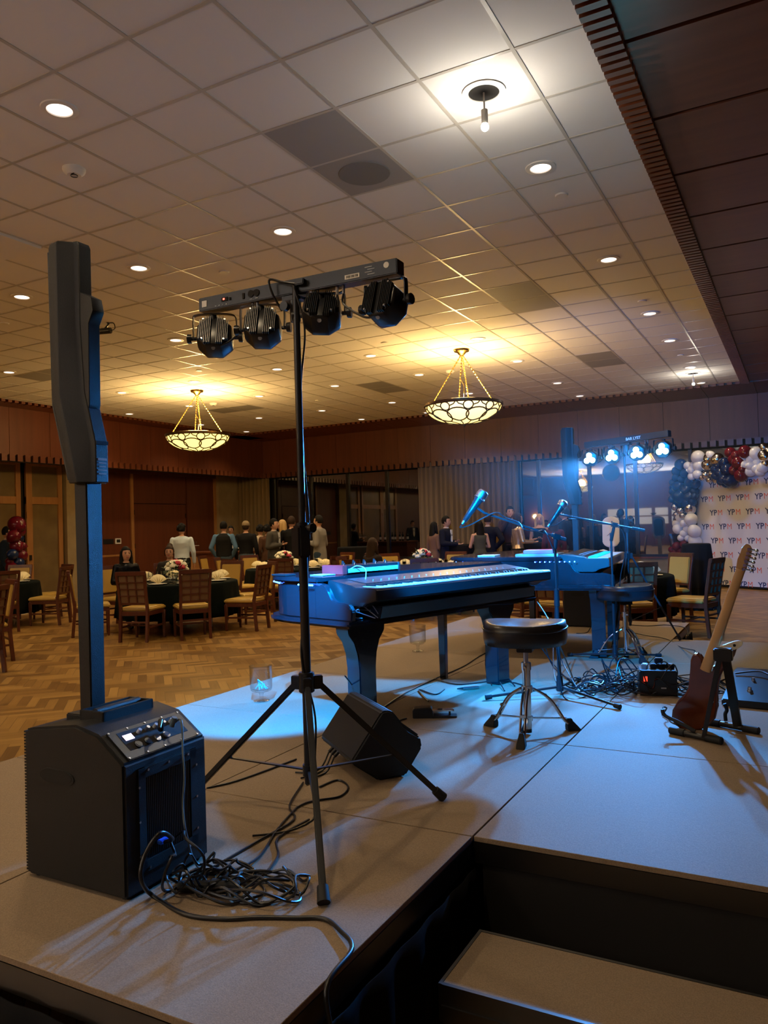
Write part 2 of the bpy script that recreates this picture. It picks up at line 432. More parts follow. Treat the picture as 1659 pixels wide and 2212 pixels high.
# --- left wall: panels, doors, stone piers
def lw(y0, y1, m, x=XW, t=.1, z0=0, z1=VZ): return MB().bb((x-t, y0, z0), (x, y1, z1)), m
a, b = lw(YF, YW, 'dark', XW-.05, .1); struct('wall_left', a, b)
a, b = lw(12.79, 13.53, 'stone', XW+.16, .2); struct('wall_left_pier_1', a, b).name = 'trim_12'
a, b = lw(18.36, 19.38, 'stone', XW+.14, .2); struct('trim_13', a, b)
p = MB(); p.bb((XW-.05, 13.53, 0), (XW+.02, 14.93, VZ)); p.bb((XW-.05, 15.03, 2.35), (XW+.0, 17.08, VZ)); p.bb((XW-.05, 17.11, 0), (XW+.01, 18.36, VZ-.12))
p.bb((XW-.05, 13.53, VZ-.11), (XW+.05, 18.36, VZ))
struct('trim_14', p, 'cherry')
f = MB().bb((XW-.03, 14.93, 0), (XW+.06, 15.02, VZ-.12)).bb((XW-.03, 18.27, 0), (XW+.05, 18.36, VZ-.12)).bb((XW, 13.58, .0), (XW+.04, 14.93, .12)).bb((XW, 13.58, .95), (XW+.03, 14.91, 1.0))
struct('trim_15', f, 'oak')
o = struct('door_1', MB().bb((XW-.05, 15.07, 0.01), (XW+.005, 17.06, 2.33)), 'cherry')
for z in (.35, 1.2, 2.1): MB().cyl((XW+.015, 15.07, z-.06), (XW+.015, 15.07, z+.06), .012, n=8).build('hinge', 'dark', o)
MB().cyl((XW+.015, 17.04, 1.95), (XW+.015, 17.04, 2.07), .012, n=8).build('hinge', 'dark', o)
# glazed oak doors further left
fr = MB(); gl = MB()
for y0, y1 in ((8.5, 9.87), (9.87, 11.62), (11.76, 12.75)):
    fr.bb((XW, y0, 0), (XW+.06, y0+.16, VZ)).bb((XW, y1-.12, 0), (XW+.06, y1, VZ)).bb((XW, y0, 2.28), (XW+.055, y1, 2.45)).bb((XW, y0, 0), (XW+.055, y1, .18)).bb((XW, y0, VZ-.08), (XW+.055, y1, VZ))
    gl.bb((XW-.02, y0+.1, .1), (XW+.02, y1-.1, VZ))
    if y0 > 9: fr.bb((XW+.05, y0+.0, 1.95), (XW+.07, y0+.03, 2.1))
o = struct('door_2', fr, 'oak'); gl.build('glass_pane', 'frost', o)
MB().bb((XW+.06, 11.81, .98), (XW+.09, 11.86, 1.1)).build('door_handle', 'dark', o)
a, b = lw(YF, 8.5, 'cherry', XW, .1); struct('wall_left_near', a, b)
# wall controls
def onleft(px, py, dx=.03): return at(px, py, X=XW+.02+dx)
q = onleft(255, 1169, .0)
o = thing('wall_thermostat', 'white square thermostat on the cherry wall left of the tall door', 'thermostat', q)
MB().box(q, (.03, .2, .15)).build('cover', 'white', o, bev=.006); MB().box(q+Vector((.016, 0, .005)), (.004, .12, .08)).build('screen', 'dark', o)
q = onleft(234, 1170, .0)
tag(MB().box(q, (.025, .34, .13)).build('switch_plate', 'plastic2', bev=.006), 'black wide switch plate on the cherry wall beside white thermostat', 'switch plate')
# right, front walls (out of frame, closing the room)
wall('wall_right', (XS, YF, 0), (XS+.1, YW, CH), 'cherry')
wall('wall_front', (XW, YF-.1, 0), (XS, YF, CH), 'cherry')
# oak cabinet doors with lit panes on the wall behind the camera, seen mirrored in the windows
o = struct('door_3', MB().bb((-10.2, YF, 0), (-4.6, YF+.08, 2.5)), 'cherry_t')
for i in range(6):
    pm = MB()
    for r in (1.25, 1.75): pm.bb((-10+i*.9, YF+.08, r), (-9.3+i*.9, YF+.1, r+.42))
    pm.build('pane', 'pane', o)

# --- ceiling fittings
LIGHTS = [(-4.13, 3.41), (-1.68, 5.89), (-4.12, 5.86), (-1.68, 8.35), (-5.95, 5.86), (-7.77, 5.84), (-4.12, 8.33), (-1.67, 10.85), (-7.77, 8.33), (-4.13, 10.83), (-1.67, 12.68), (-11.5, 8.37), (-5.98, 10.86), (-7.8, 10.81), (-4.14, 12.7), (-1.67, 15.16), (-11.5, 10.81), (-9.67, 12.75), (-7.83, 12.73), (-6.02, 12.74), (-4.14, 15.18), (-7.87, 15.2), (-4.16, 17.05), (-9.72, 15.2), (-9.72, 17.05), (-13.4, 12.8), (-13.4, 15.2), (-11.55, 15.2), (-13.4, 17.05), (-1.67, 17.05), (-9.67, 10.82), (-11.6, 12.8), (-6.03, 15.2), (-7.9, 17.1), (-11.5, 5.85), (-9.65, 5.85), (-11.5, 3.4), (-7.77, 3.4), (-1.67, 1.0), (-4.13, 1.0), (-7.77, -1.5), (-11.5, -1.5), (-1.67, -4.0), (-5.95, -4.0)]
def downlight_proto():
    o = thing('ceiling_downlight', 'x', 'downlight', (0, 0, CH))
    MB().lathe([(.078, -.003), (.082, -.012), (.115, -.008), (.118, .0), (.118, .004)], (0, 0, CH), 28).build('trim_ring', 'white', o)
    MB().lathe([(.0001, -.002), (.08, -.0045)], (0, 0, CH), 28).build('lens', 'lens', o)
    return o
dl = downlight_proto()
for i, (x, y) in enumerate(LIGHTS):
    lab = 'round recessed downlight with pinkish-white glow in the tiled ceiling'
    if i == 0: lab = 'large near recessed downlight at upper left above the tall column speaker'
    if i == 1: lab = 'recessed downlight beyond the nearest hanging bare bulb, near the wood edge'
    if i == 2: lab = 'recessed downlight above the middle of the near light bar'
    o = dl if i == 0 else dup(dl, (x, y, CH), 0, lab)
    o.location = (x, y, CH); o['label'] = lab; o['group'] = 'recessed ceiling downlights'
    WM[o.name] = Matrix.Translation((x, y, CH))
    spot('downlight_beam', (x, y, CH-.02), (x, y, 0), DOWN_W, DOWN_COL, 125, .8, .07)
def pin(px, py, bot, label, n):
    p = at(px, py, z=CH); o = thing('pendant_pin_light', label, 'bare bulb light', p, 0, None)
    MB().lathe([(.095, .02), (.1, -.012), (.14, -.008), (.14, .004)], p, 28).build('trim_ring', 'white', o)
    MB().lathe([(.0001, -.006), (.1, -.0065)], p, 28).build('opening', 'dark', o)
    MB().cyl(p+Vector((0, 0, 0)), p+Vector((0, 0, bot+.07)), .006, n=8).build('stem', 'white', o)
    MB().cyl(p+Vector((0, 0, bot+.09)), p+Vector((0, 0, bot+.0)), .022, .02, n=12).build('socket', 'white', o)
    MB().sph(p+Vector((0, 0, bot-.02)), .026, 12).build('bulb', 'bulb', o)
    point('pin_glow', p+Vector((0, 0, bot-.08)), PIN_W, PIN_COL, .03)
pin(1045, 198, -.21, 'bare bright bulb hanging on a short stem from an open ceiling hole, nearest', 0)
pin(1497, 806, -.19, 'bare bright bulb hanging far off by the ceiling corner above the backdrop', 1)
def tilepanel(name, cells, label, m='vent', cat='ceiling panel', disc=None, dz=.004):
    mb = MB()
    for cx, cy_ in cells: mb.bb((cx-T/2+.012, cy_-T/2+.012, CH-dz), (cx+T/2-.012, cy_+T/2-.012, CH+.01))
    o = tag(mb.build(name, m), label, cat)
    if disc: MB().lathe([(.0001, -dz-.004), (.2, -dz-.004), (.205, -dz)], (disc[0], disc[1], CH), 32).build('speaker_disc', mat('darker_disc', (.17, .165, .16), .8), o)
def cell(px, py):
    p = at(px, py, z=CH); i = math.floor((p.x-GX)/T); j = math.floor((p.y-GY)/T)
    return (GX+(i+.5)*T, GY+(j+.5)*T)
c = cell(700, 300); c2 = (c[0], c[1]+T)
tilepanel('ceiling_vent_panel', [c, c2], 'large grey double ceiling panel with round speaker shape, nearest', disc=c2)
c = cell(1105, 630); tilepanel('ceiling_vent_panel', [c, (c[0], c[1]+T)], 'grey double ceiling panel right of the light bar, mid distance')
c = cell(1290, 775); tilepanel('ceiling_vent_panel', [c, (c[0], c[1]+T)], 'grey ceiling panel right of the right chandelier')
c = cell(80, 816); tilepanel('ceiling_vent_panel', [c, (c[0]+T, c[1])], 'grey ceiling panel at far left behind the column speaker')
c = cell(810, 834); tilepanel('ceiling_vent_panel', [c, (c[0], c[1]+T)], 'grey ceiling panel between the two chandeliers')
c = cell(462, 886); tilepanel('ceiling_vent_panel', [c, (c[0]+T, c[1])], 'grey ceiling panel behind the chains of the left chandelier')
c = cell(25, 550); tilepanel('access_panel', [c], 'cream raised access panel in ceiling at left edge', 'tile', 'ceiling panel', dz=.03)
def smoke(px, py, label, r=.085):
    p = at(px, py, z=CH); o = thing('smoke_detector', label, 'smoke detector', p)
    MB().lathe([(.0001, -.05), (r*.6, -.05), (r*.9, -.03), (r, -.01), (r, 0)], p, 24).build('housing', 'white', o)
    MB().lathe([(r*.3, -.056), (r*.32, -.05)], p, 16).box(p+Vector((.02, -.03, -.047)), (.03, .01, .01)).build('vent_slot', 'dark', o)
smoke(160, 365, 'cream round smoke detector above the top of the column speaker')
smoke(461, 871, 'small smoke detector beside the left chandelier'); smoke(972, 801, 'small round detector left of the right chandelier chains')
for px, py in ((484, 587), (10, 698), (1387, 650), (1213, 421), (1470, 767), (686, 865), (831, 740), (430, 800)):
    p = at(px, py, z=CH)
    o = MB().lathe([(.0001, -.012), (.05, -.012), (.055, -.004), (.055, 0)], p, 20).build('sprinkler_cap', 'white')
    tag(o, 'flat white sprinkler cover disc in the tiled ceiling' if (px, py) != (1213, 421) else 'nearest white sprinkler cover, right of the nearest glowing downlights', 'sprinkler cover', 'sprinkler covers in the ceiling')
p = at(232, 697, z=CH)
o = thing('ceiling_camera', 'small black cylinder camera hanging from ceiling right of the column speaker', 'camera', p)
q = at(222, 699, dist=p.y*math.cos(YAW)-p.x*math.sin(YAW)-.02) ; q = p+Vector((-.07, 0, -.1))
MB().cyl(q+Vector((-.1, -.03, 0)), q+Vector((.1, .03, 0)), .04, n=14).build('body', 'plastic2', o, bev=.006)
MB().tube(spline([q+Vector((.02, 0, .03)), p+Vector((.02, 0, -.02)), p]), .012).tube(spline([q+Vector((.1, .03, 0)), q+Vector((.16, .04, .02)), q+Vector((.14, .04, .09)), p+Vector((.03, 0, -.01))]), .006).build('bracket', 'plastic2', o)

# chandeliers
def chandelier():
    o = thing('bowl_chandelier', 'x', 'chandelier', (0, 0, CH))
    Z = CH-.0
    MB().lathe([(.0001, -.09), (.03, -.1), (.05, -.08), (.075, -.05), (.12, -.035), (.13, -.01), (.13, 0)], (0, 0, Z), 20).build('canopy', 'brass', o)
    ringz = 3.385-CH; rad = .60; dep = .30
    MB().lathe([(rad+.01, ringz-.03), (rad+.025, ringz-.015), (rad+.025, ringz+.02), (rad-.02, ringz+.028), (rad-.03, ringz), (rad-.01, ringz-.02)], (0, 0, Z), 48).build('rim', 'bronze', o)
    prof = [(rad*math.cos(t), ringz-dep*math.sin(t)**1.0) for t in [i*math.pi/2/12 for i in range(13)]]
    prof[-1] = (.0001, ringz-dep)
    MB().lathe(prof, (0, 0, Z), 40).build('alabaster_bowl', 'alab', o)
    s = MB()
    def S(th, t, k=1.012): # t: 0 rim .. 1 bottom
        a = t*math.pi/2; return Vector((rad*math.cos(a)*math.cos(th)*k, rad*math.cos(a)*math.sin(th)*k, Z+ringz-dep*math.sin(a)*k))
    for k in range(10):
        c = 2*math.pi*k/10
        s.tube([S(c+.13*math.cos(q), .17+.13*math.sin(q)) for q in [2*math.pi*i/16 for i in range(17)]], .010, 6)
        s.tube([S(c+math.pi/10+.36*math.cos(q)*(1), .47+.23*math.sin(q)) for q in [2*math.pi*i/20 for i in range(21)]], .011, 6)
        s.tube([S(c+.13, .17), S(c+.25, .12), S(c+.314, .02)], .009, 6); s.tube([S(c-.13, .17), S(c-.25, .12), S(c-.314, .02)], .009, 6)
        s.tube([S(c+math.pi/10, .7), S(c+math.pi/10+.1, .85), S(c, .97)], .009, 6)
    s.sph((0, 0, Z+ringz-dep-.015), .03, 10)
    s.build('scrollwork', 'bronze', o)
    for k in range(4):
        t = R(20+90*k); a = Vector((.02*math.cos(t), .02*math.sin(t), Z-.1)); b = Vector(((rad-.1)*math.cos(t), (rad-.1)*math.sin(t), Z+ringz+.02)); n = 34
        m = MB()
        for i in range(n): # twisted links
            p0 = a.lerp(b, i/n); p1 = a.lerp(b, (i+.8)/n); m.cyl(p0, p1, .013 if i % 2 else .007, .007 if i % 2 else .013, 6)
        m.build('chain', 'brass', o)
        m = MB(); m.cyl(b, b-Vector((0, 0, .05)), .012, n=8); m.build('hook', 'brass', o)
    MB().tube(spline([(0, 0, Z-.08), (.03, .01, Z-.25), (-.03, 0, Z-.45), (.02, 0, Z-.6), (0, 0, Z+ringz)]), .005, 6).build('cord', 'brass', o)
    return o
ch = chandelier()
def place_ch(o, x, y, rz, label):
    o.location = (x, y, CH); o.rotation_euler = (0, 0, rz); o['label'] = label; o['group'] = 'hanging bowl chandeliers'
    point('chandelier_glow', (x, y, 3.55), CHAND_W, CHAND_COL, .2)
place_ch(ch, -4.6, 11.33, .2, 'larger alabaster bowl chandelier with bronze scrollwork, right of the light stand')
place_ch(dup(ch, (0, 0, 0), 0, 'x'), -10.22, 11.5, .5, 'alabaster bowl chandelier with bronze scrollwork, left of the light stand')
place_ch(dup(ch, (0, 0, 0), 0, 'x'), -10.3, -3.0, 0, 'alabaster bowl chandelier seen only mirrored in the windows')
# added uplights, unseen behind the camera, made up to brighten the ceiling
for i, (x, y) in enumerate(((-4.0, -6.2), (-10.5, -6.2), (-7.2, -6.6))):
    o = thing('added_uplight', 'added unseen uplight behind the camera', 'added uplight', (x, y, 0), 0, 'added uplights behind the camera')
    MB().lathe([(.0001, .03), (.15, .03), (.16, 0)], (x, y, 0), 20).build('base', 'bronze', o); MB().cyl((x, y, .02), (x, y, 1.75), .014, n=10).build('pole', 'bronze', o)
    MB().lathe([(.02, 1.74), (.10, 1.78), (.17, 1.86), (.165, 1.86), (.09, 1.79), (.0001, 1.76)], (x, y, 0), 24).build('shade', 'bronze', o)
    spot('added_uplight_beam', (x, y, 1.95), (x, y+1.0, CH), UP_W, UP_COL, 118, .6, .12)
# mirror ball over the dance floor, wall sconce: both seen mirrored in the windows
o = thing('mirror_ball', 'dark mirror ball hanging below ceiling, reflected in the right windows', 'mirror ball', (-7.6, 2.3, CH))
MB().sph((-7.6, 2.3, 3.72), .40, 32).build('ball', mat('mirror_facets', (.25, .25, .27), .25, 1), o, ang=2); MB().cyl((-7.6, 2.3, 4.1), (-7.6, 2.3, CH), .01, n=6).build('rod', 'steel', o)
o = thing('wall_sconce', 'glowing amber wall sconce, reflected in the window left of far column', 'sconce', (-14.3, YF, 1.85))
MB().sph((-14.3, YF+.15, 1.86), .2, 16, (1, .7, .55)).build('shade', 'sconce', o); MB().box((-14.3, YF+.03, 1.8), (.15, .06, .2)).build('backplate', 'bronze', o)
point('sconce_glow', (-14.3, YF+.6, 1.9), 30, (1, .6, .2), .1)
# ------------------------------------------------------------------ STAGE
SZ = .402
DK = 1.2192
X0, Y0 = -3.482, 1.31
first = None
def stage_deck(x, y, label, legs=()):
    o = thing('stage_deck', label, 'stage platform', (x+DK/2, y+DK/2, 0), 0, 'carpeted square stage decks')
    MB().bb((x+.003, y+.003, SZ-.018), (x+DK-.003, y+DK-.003, SZ)).build('deck_top', 'deck', o, bev=.0015, seg=1)
    e = MB(); t = .03
    e.bb((x+.002, y+.002, SZ-.09), (x+DK-.002, y+t, SZ-.019)).bb((x+.002, y+DK-t, SZ-.09), (x+DK-.002, y+DK-.002, SZ-.019)).bb((x+.002, y+t, SZ-.09), (x+t, y+DK-t, SZ-.019)).bb((x+DK-t, y+t, SZ-.09), (x+DK-.002, y+DK-t, SZ-.019))
    e.build('edge_frame', 'alu', o)
    for a in (.06, DK-.06):
        for b in (.06, DK-.06): MB().cyl((x+a, y+b, 0), (x+a, y+b, SZ-.02), .022, n=10).build('leg', 'alu', o)
rows = ['nearest the camera', 'second from the near end', 'third from the near end', 'fourth from the near end', 'fifth from the near end', 'farthest, jutting toward the windows']
cols = ['audience-side column', 'middle column', 'column beside the middle one', 'column right of the guitar', 'rightmost column']
for i in range(5):
    for j in range(6):
        if i >= 2 and (j == 0 or j == 5): continue
        if i == 4: continue
        x = X0+i*DK
        lab = 'brown carpeted stage deck, %s, %s' % (cols[i], rows[j])
        stage_deck(x, Y0+j*DK, lab)
XC = X0+2*DK; YN = Y0+DK; XE = X0+4*DK
def skirt(a, b, nrm, label):
    a = Vector(a); b = Vector(b); L = (b-a).length; n = int(L/.02); d = (b-a)/n; N = Vector(nrm); vs = []
    for z in (SZ-.095, .25, .12, .006):
        amp = .003+.013*(SZ-.09-z)/.3
        for i in range(n+1):
            p = a+d*i; s_ = i*.02
            vs.append(p+N*(.012+amp*(math.sin(s_*38+1.3*math.sin(s_*5)))+amp)+Vector((0, 0, z)))
    m = MB(); m.add(vs, [(r*(n+1)+i, r*(n+1)+i+1, (r+1)*(n+1)+i+1, (r+1)*(n+1)+i) for r in range(3) for i in range(n)])
    o = m.build('stage_skirt', 'blackcloth', ang=80)
    sd = o.modifiers.new('s', 'SOLIDIFY'); sd.thickness = .004
    tag(o, label, 'stage skirt', 'pleated black skirts around the stage')
skirt((X0, Y0, 0), (XC, Y0, 0), (0, -1, 0), 'pleated black skirt under the front stage edge at lower left')
skirt((XC, Y0, 0), (XC, YN-.03, 0), (1, 0, 0), 'pleated black skirt under the stage edge beside the steps')
skirt((X0, Y0, 0), (X0, Y0+6*DK, 0), (-1, 0, 0), 'pleated black skirt along the audience side of the stage')
skirt((XC, Y0+5*DK+.02, 0), (XC, Y0+6*DK, 0), (1, 0, 0), 'pleated black skirt under the far jutting stage deck')
skirt((XC+.03, Y0+5*DK, 0), (XE, Y0+5*DK, 0), (0, 1, 0), 'pleated black skirt behind the far right stage edge')
struct('trim_16', MB().bb((XC+.03, YN+.01, .0), (XE, YN+.03, SZ-.09)), 'dark')
# steps
o = thing('stage_step', 'low carpeted step with black aluminium edge in the stage corner', 'step', (0, 2.2, 0))
xs0, xs1, ys0, ys1 = -.93, 1.3, 2.0, 2.30
MB().bb((xs0, ys0, .187), (xs1, ys1, .205)).build('tread', 'deck', o, bev=.0015, seg=1)
e = MB(); e.bb((xs0, ys0-.012, .10), (xs1, ys0, .206)).bb((xs0, ys1, .10), (xs1, ys1+.01, .206)).bb((xs0-.01, ys0-.01, .1), (xs0, ys1+.01, .206)).bb((xs0, ys0-.018, .142), (xs1, ys0-.012, .150)); e.build('edge_frame', 'alu', o)
MB().bb((xs0+.02, ys0+.01, .02), (xs1-.02, ys0+.03, .12)).build('riser_panel', 'metalblack', o)
for xx in (xs0+.05, xs1-.05):
    for yy in (ys0+.04, ys1-.04): MB().cyl((xx, yy, 0), (xx, yy, .19), .018, n=10).build('leg', 'alu', o)

# ------------------------------------------------------------------ COLUMN SPEAKERS
def column_speaker(label):
    o = thing('column_speaker_pole', label, 'column speaker', (-2.12, 1.82, SZ))
    # plan section, front faces -X, rear corners chamfered
    def sec(z, xf, xr, w=.062):
        return [Vector((xf, 1.82-w*.8, z)), Vector((xf+.055, 1.82-w, z)), Vector((xr-.03, 1.82-w*.55, z)), Vector((xr, 1.82-w*.45, z)), Vector((xr, 1.82+w*.45, z)), Vector((xr-.03, 1.82+w*.55, z)), Vector((xf+.055, 1.82+w, z)), Vector((xf, 1.82+w*.8, z))]
    return o, sec
def build_column():
    o = thing('column_speaker', 'x', 'column speaker', (-2.12, 1.82, SZ+.5))
    w = .062
    def sec(z, xf, xr, c=.05):
        y = 1.82
        return [Vector(v) for v in ((xf, y-w*.85, z), (xf+c, y-w, z), (xr-.02, y-w*.45, z), (xr, y-w*.42, z), (xr, y+w*.42, z), (xr-.02, y+w*.45, z), (xf+c, y+w, z), (xf, y+w*.85, z))]
    S = [sec(1.668, -2.135, -2.035), sec(1.80, -2.168, -2.035), sec(1.97, -2.212, -2.08), sec(2.2, -2.212, -2.095), sec(2.47, -2.212, -2.095), sec(2.485, -2.205, -2.103)]
    MB().loft(S).build('array_cabinet', 'plastic', o, bev=.003, seg=1, ang=25)
    G = MB(); 
    for (z0, x0), (z1, x1) in (((1.68, -2.138), (1.94, -2.207)), ((1.94, -2.207), (2.46, -2.214))):
        G.add([(x0, 1.82-w*.8, z0), (x0, 1.82+w*.8, z0), (x1, 1.82+w*.8, z1), (x1, 1.82-w*.8, z1), (x0-.006, 1.82-w*.8, z0), (x0-.006, 1.82+w*.8, z0), (x1-.006, 1.82+w*.8, z1), (x1-.006, 1.82-w*.8, z1)], [(0, 1, 2, 3), (4, 7, 6, 5), (0, 4, 5, 1), (2, 6, 7, 3), (1, 5, 6, 2), (0, 3, 7, 4)])
    G.build('front_grille', 'grille', o)
    y = 1.82
    H = MB(); H.loft([[Vector((-2.10, y-.024, z)), Vector((xo, y-.024, z)), Vector((xo, y+.024, z)), Vector((-2.10, y+.024, z))] for z, xo in ((1.90, -2.072), (1.93, -2.062), (2.2, -2.058), (2.24, -2.035), (2.285, -2.045), (2.31, -2.095))])
    H.build('rear_spine', 'plastic', o, bev=.002, seg=1)
    for zz, xx in ((2.335, -2.099), (2.12, -2.1), (2.095, -2.1), (1.80, -2.034)):
        MB().box((xx, y+.0, zz), (.004, .05, .012)).build('slot', 'dark', o)
    for k in range(5): MB().box((-2.0335, y, 1.745-.012*k), (.001, .036-.004*(k % 3), .004 if k else .008)).build('printed_label', 'grey', o)
    MB().frust((-2.105, y, SZ+.49), (-2.105, y, 1.69), (.055, .06), (.06, .066)).build('pole', 'plastic', o, bev=.004)
    return o
def build_sub():
    o = thing('subwoofer', 'x', 'subwoofer', (-2.015, 1.835, SZ))
    x0, x1, ya, yb = -2.235, -1.79, 1.655, 2.015
    prof = [(x0, .008), (x1, .008), (x1, .405), (-1.90, .485), (-2.0, .505), (-2.2, .478), (x0, .47)]
    m = MB().prism([(a, b) for a, b in prof], (0, ya, SZ), (1, 0, 0), (0, 0, 1), (0, 1, 0), yb-ya)
    m.build('cabinet', 'plastic', o, bev=.008)
    m = MB()
    for k in range(46): m.box((x0-.004, (ya+yb)/2, SZ+.02+k*.0098), (.008, yb-ya-.01, .006))
    m.build('front_grille', 'grille', o)
    # side handle: recessed cup with lighter lip
    q = Vector((-2.085, ya, SZ+.335))
    lip = [(.055*math.cos(t)+(.018 if math.cos(t) > 0 else -.018), .022*math.sin(t)) for t in [2*math.pi*i/20 for i in range(20)]]
    MB().prism([(a*1.12, b*1.2) for a, b in lip], q+Vector((0, .002, 0)), (1, 0, 0), (0, 0, 1), (0, -1, 0), .005).build('handle_rim', 'plastic', o)
    MB().prism(lip, q+Vector((0, .002, .002)), (1, 0, 0), (0, 0, 1), (0, -1, 0), .006).build('handle_recess', 'dark', o)
    # top handle box
    hm = MB(); 
    for a, b in (((-1.975, ya+.085), (-1.965, yb-.06)), ((-2.075, ya+.085), (-2.065, yb-.06))): hm.bb((a[0], a[1], SZ+.49), (b[0], b[1], SZ+.528))
    hm.bb((-2.075, ya+.085, SZ+.49), (-1.965, ya+.097, SZ+.528)).bb((-2.075, yb-.072, SZ+.49), (-1.965, yb-.06, SZ+.528))
    hm.build('top_handle_frame', 'plastic', o, bev=.002); MB().bb((-2.066, ya+.095, SZ+.50), (-1.974, yb-.07, SZ+.507)).build('top_handle_well', 'dark', o)
    MB().cyl((-2.02, ya+.1, SZ+.52), (-2.02, yb-.075, SZ+.52), .014, n=12).build('grip', 'plastic', o)
    MB().prism([(-.06, -.06), (.06, -.06), (.05, .06), (-.05, .06)], (-2.105, 1.82, SZ+.47), (1, 0, 0), (0, 1, 0), (0, 0, 1), .035).build('pole_socket', 'plastic', o, bev=.004)
    # sloped control panel
    n = Vector((.08, 0, .11)).normalized(); u = Vector((.11, 0, -.08)).normalized(); v = Vector((0, 1, 0)); c = Vector((-1.845, 1.835, SZ+.445))
    rot = Matrix((u, v, n)).transposed()
    MB().box(c+n*.003, (.12, .31, .004), rot).build('control_plate', 'plastic2', o, bev=.002)
    MB().box(c+n*.005-u*.008, (.075, .25, .002), rot).build('control_panel', 'dark', o)
    MB().box(c+n*.0065-v*.095-u*.02, (.022, .035, .001), rot).build('display', 'lcd', o)
    for k in range(5):
        p = c+n*.006+v*(-.05+.035*k)-u*.025; MB().cyl(p, p+n*.014, .008, .006, 12).build('knob', 'steel' if k % 2 else 'grey', o)
    for k in range(4):
        p = c+n*.006+v*(-.085+.04*k)+u*.018; MB().cyl(p, p+n*.004, .0125, n=16).cyl(p+n*.004, p+n*.005, .009, n=12).build('input_jack', 'steel' if k > 1 else 'plastic2', o)
    for k in range(10):
        p = c+n*.005+v*(-.148+.296*(k % 5)/4)+u*(.054 if k < 5 else -.054); MB().cyl(p, p+n*.002, .0035, n=8).build('screw', 'steel', o)
    # rear heatsink panel
    m = MB(); X = x1
    for a, b in (((ya+.05, .30+.045), (yb-.05, .38)), ((ya+.05, .06), (yb-.05, .10)), ((ya+.05, .06), (ya+.085, .38)), ((yb-.085, .06), (yb-.05, .38))): m.bb((X-.004, a[0], SZ+a[1]), (X+.005, b[0], SZ+b[1]))
    m.build('rear_frame', 'plastic', o, bev=.003)
    m = MB(); 
    for k in range(24): m.bb((X-.002, ya+.088+k*.0078, SZ+.102), (X+.003, ya+.092+k*.0078, SZ+.345))
    m.build('heatsink', 'plastic2', o); MB().bb((X-.003, ya+.085, SZ+.1), (X+.001, yb-.085, SZ+.35)).build('heatsink_back', 'dark', o)
    for k in range(12):
        t = k/12*2*math.pi; MB().cyl((X+.004, 1.835+.125*max(-1, min(1, 1.4*math.cos(t))), SZ+.22+.148*max(-1, min(1, 1.4*math.sin(t)))), (X+.007, 1.835+.125*max(-1, min(1, 1.4*math.cos(t))), SZ+.22+.148*max(-1, min(1, 1.4*math.sin(t)))), .004, n=8).build('screw', 'steel', o)
    MB().box((X+.012, ya+.14, SZ+.135), (.02, .035, .014)).build('power_plug', mat('blue_plug', (.03, .12, .7), .4), o, bev=.003)
    for a in ((x0+.03, ya+.03), (x1-.03, ya+.03), (x0+.03, yb-.03), (x1-.03, yb-.03)): MB().cyl((*a, SZ), (*a, SZ+.01), .015, n=10).build('rubber_foot', 'rubber', o)
    return o
sub = build_sub(); col = build_column()
sub['label'] = 'black subwoofer cabinet with sloped control panel on the near stage corner'
col['label'] = 'tall black column speaker on a pole above the nearest subwoofer'
sub['group'] = 'subwoofer cabinets'; col['group'] = 'column speakers'
dup(sub, Vector(sub.location)+Vector((.04, 6.35, 0)), 0, 'far subwoofer cabinet washed in blue light behind the second stool')
dup(col, Vector(col.location)+Vector((.04, 6.28, 0)), 0, 'far column speaker lit bright blue beside the lit light bar')

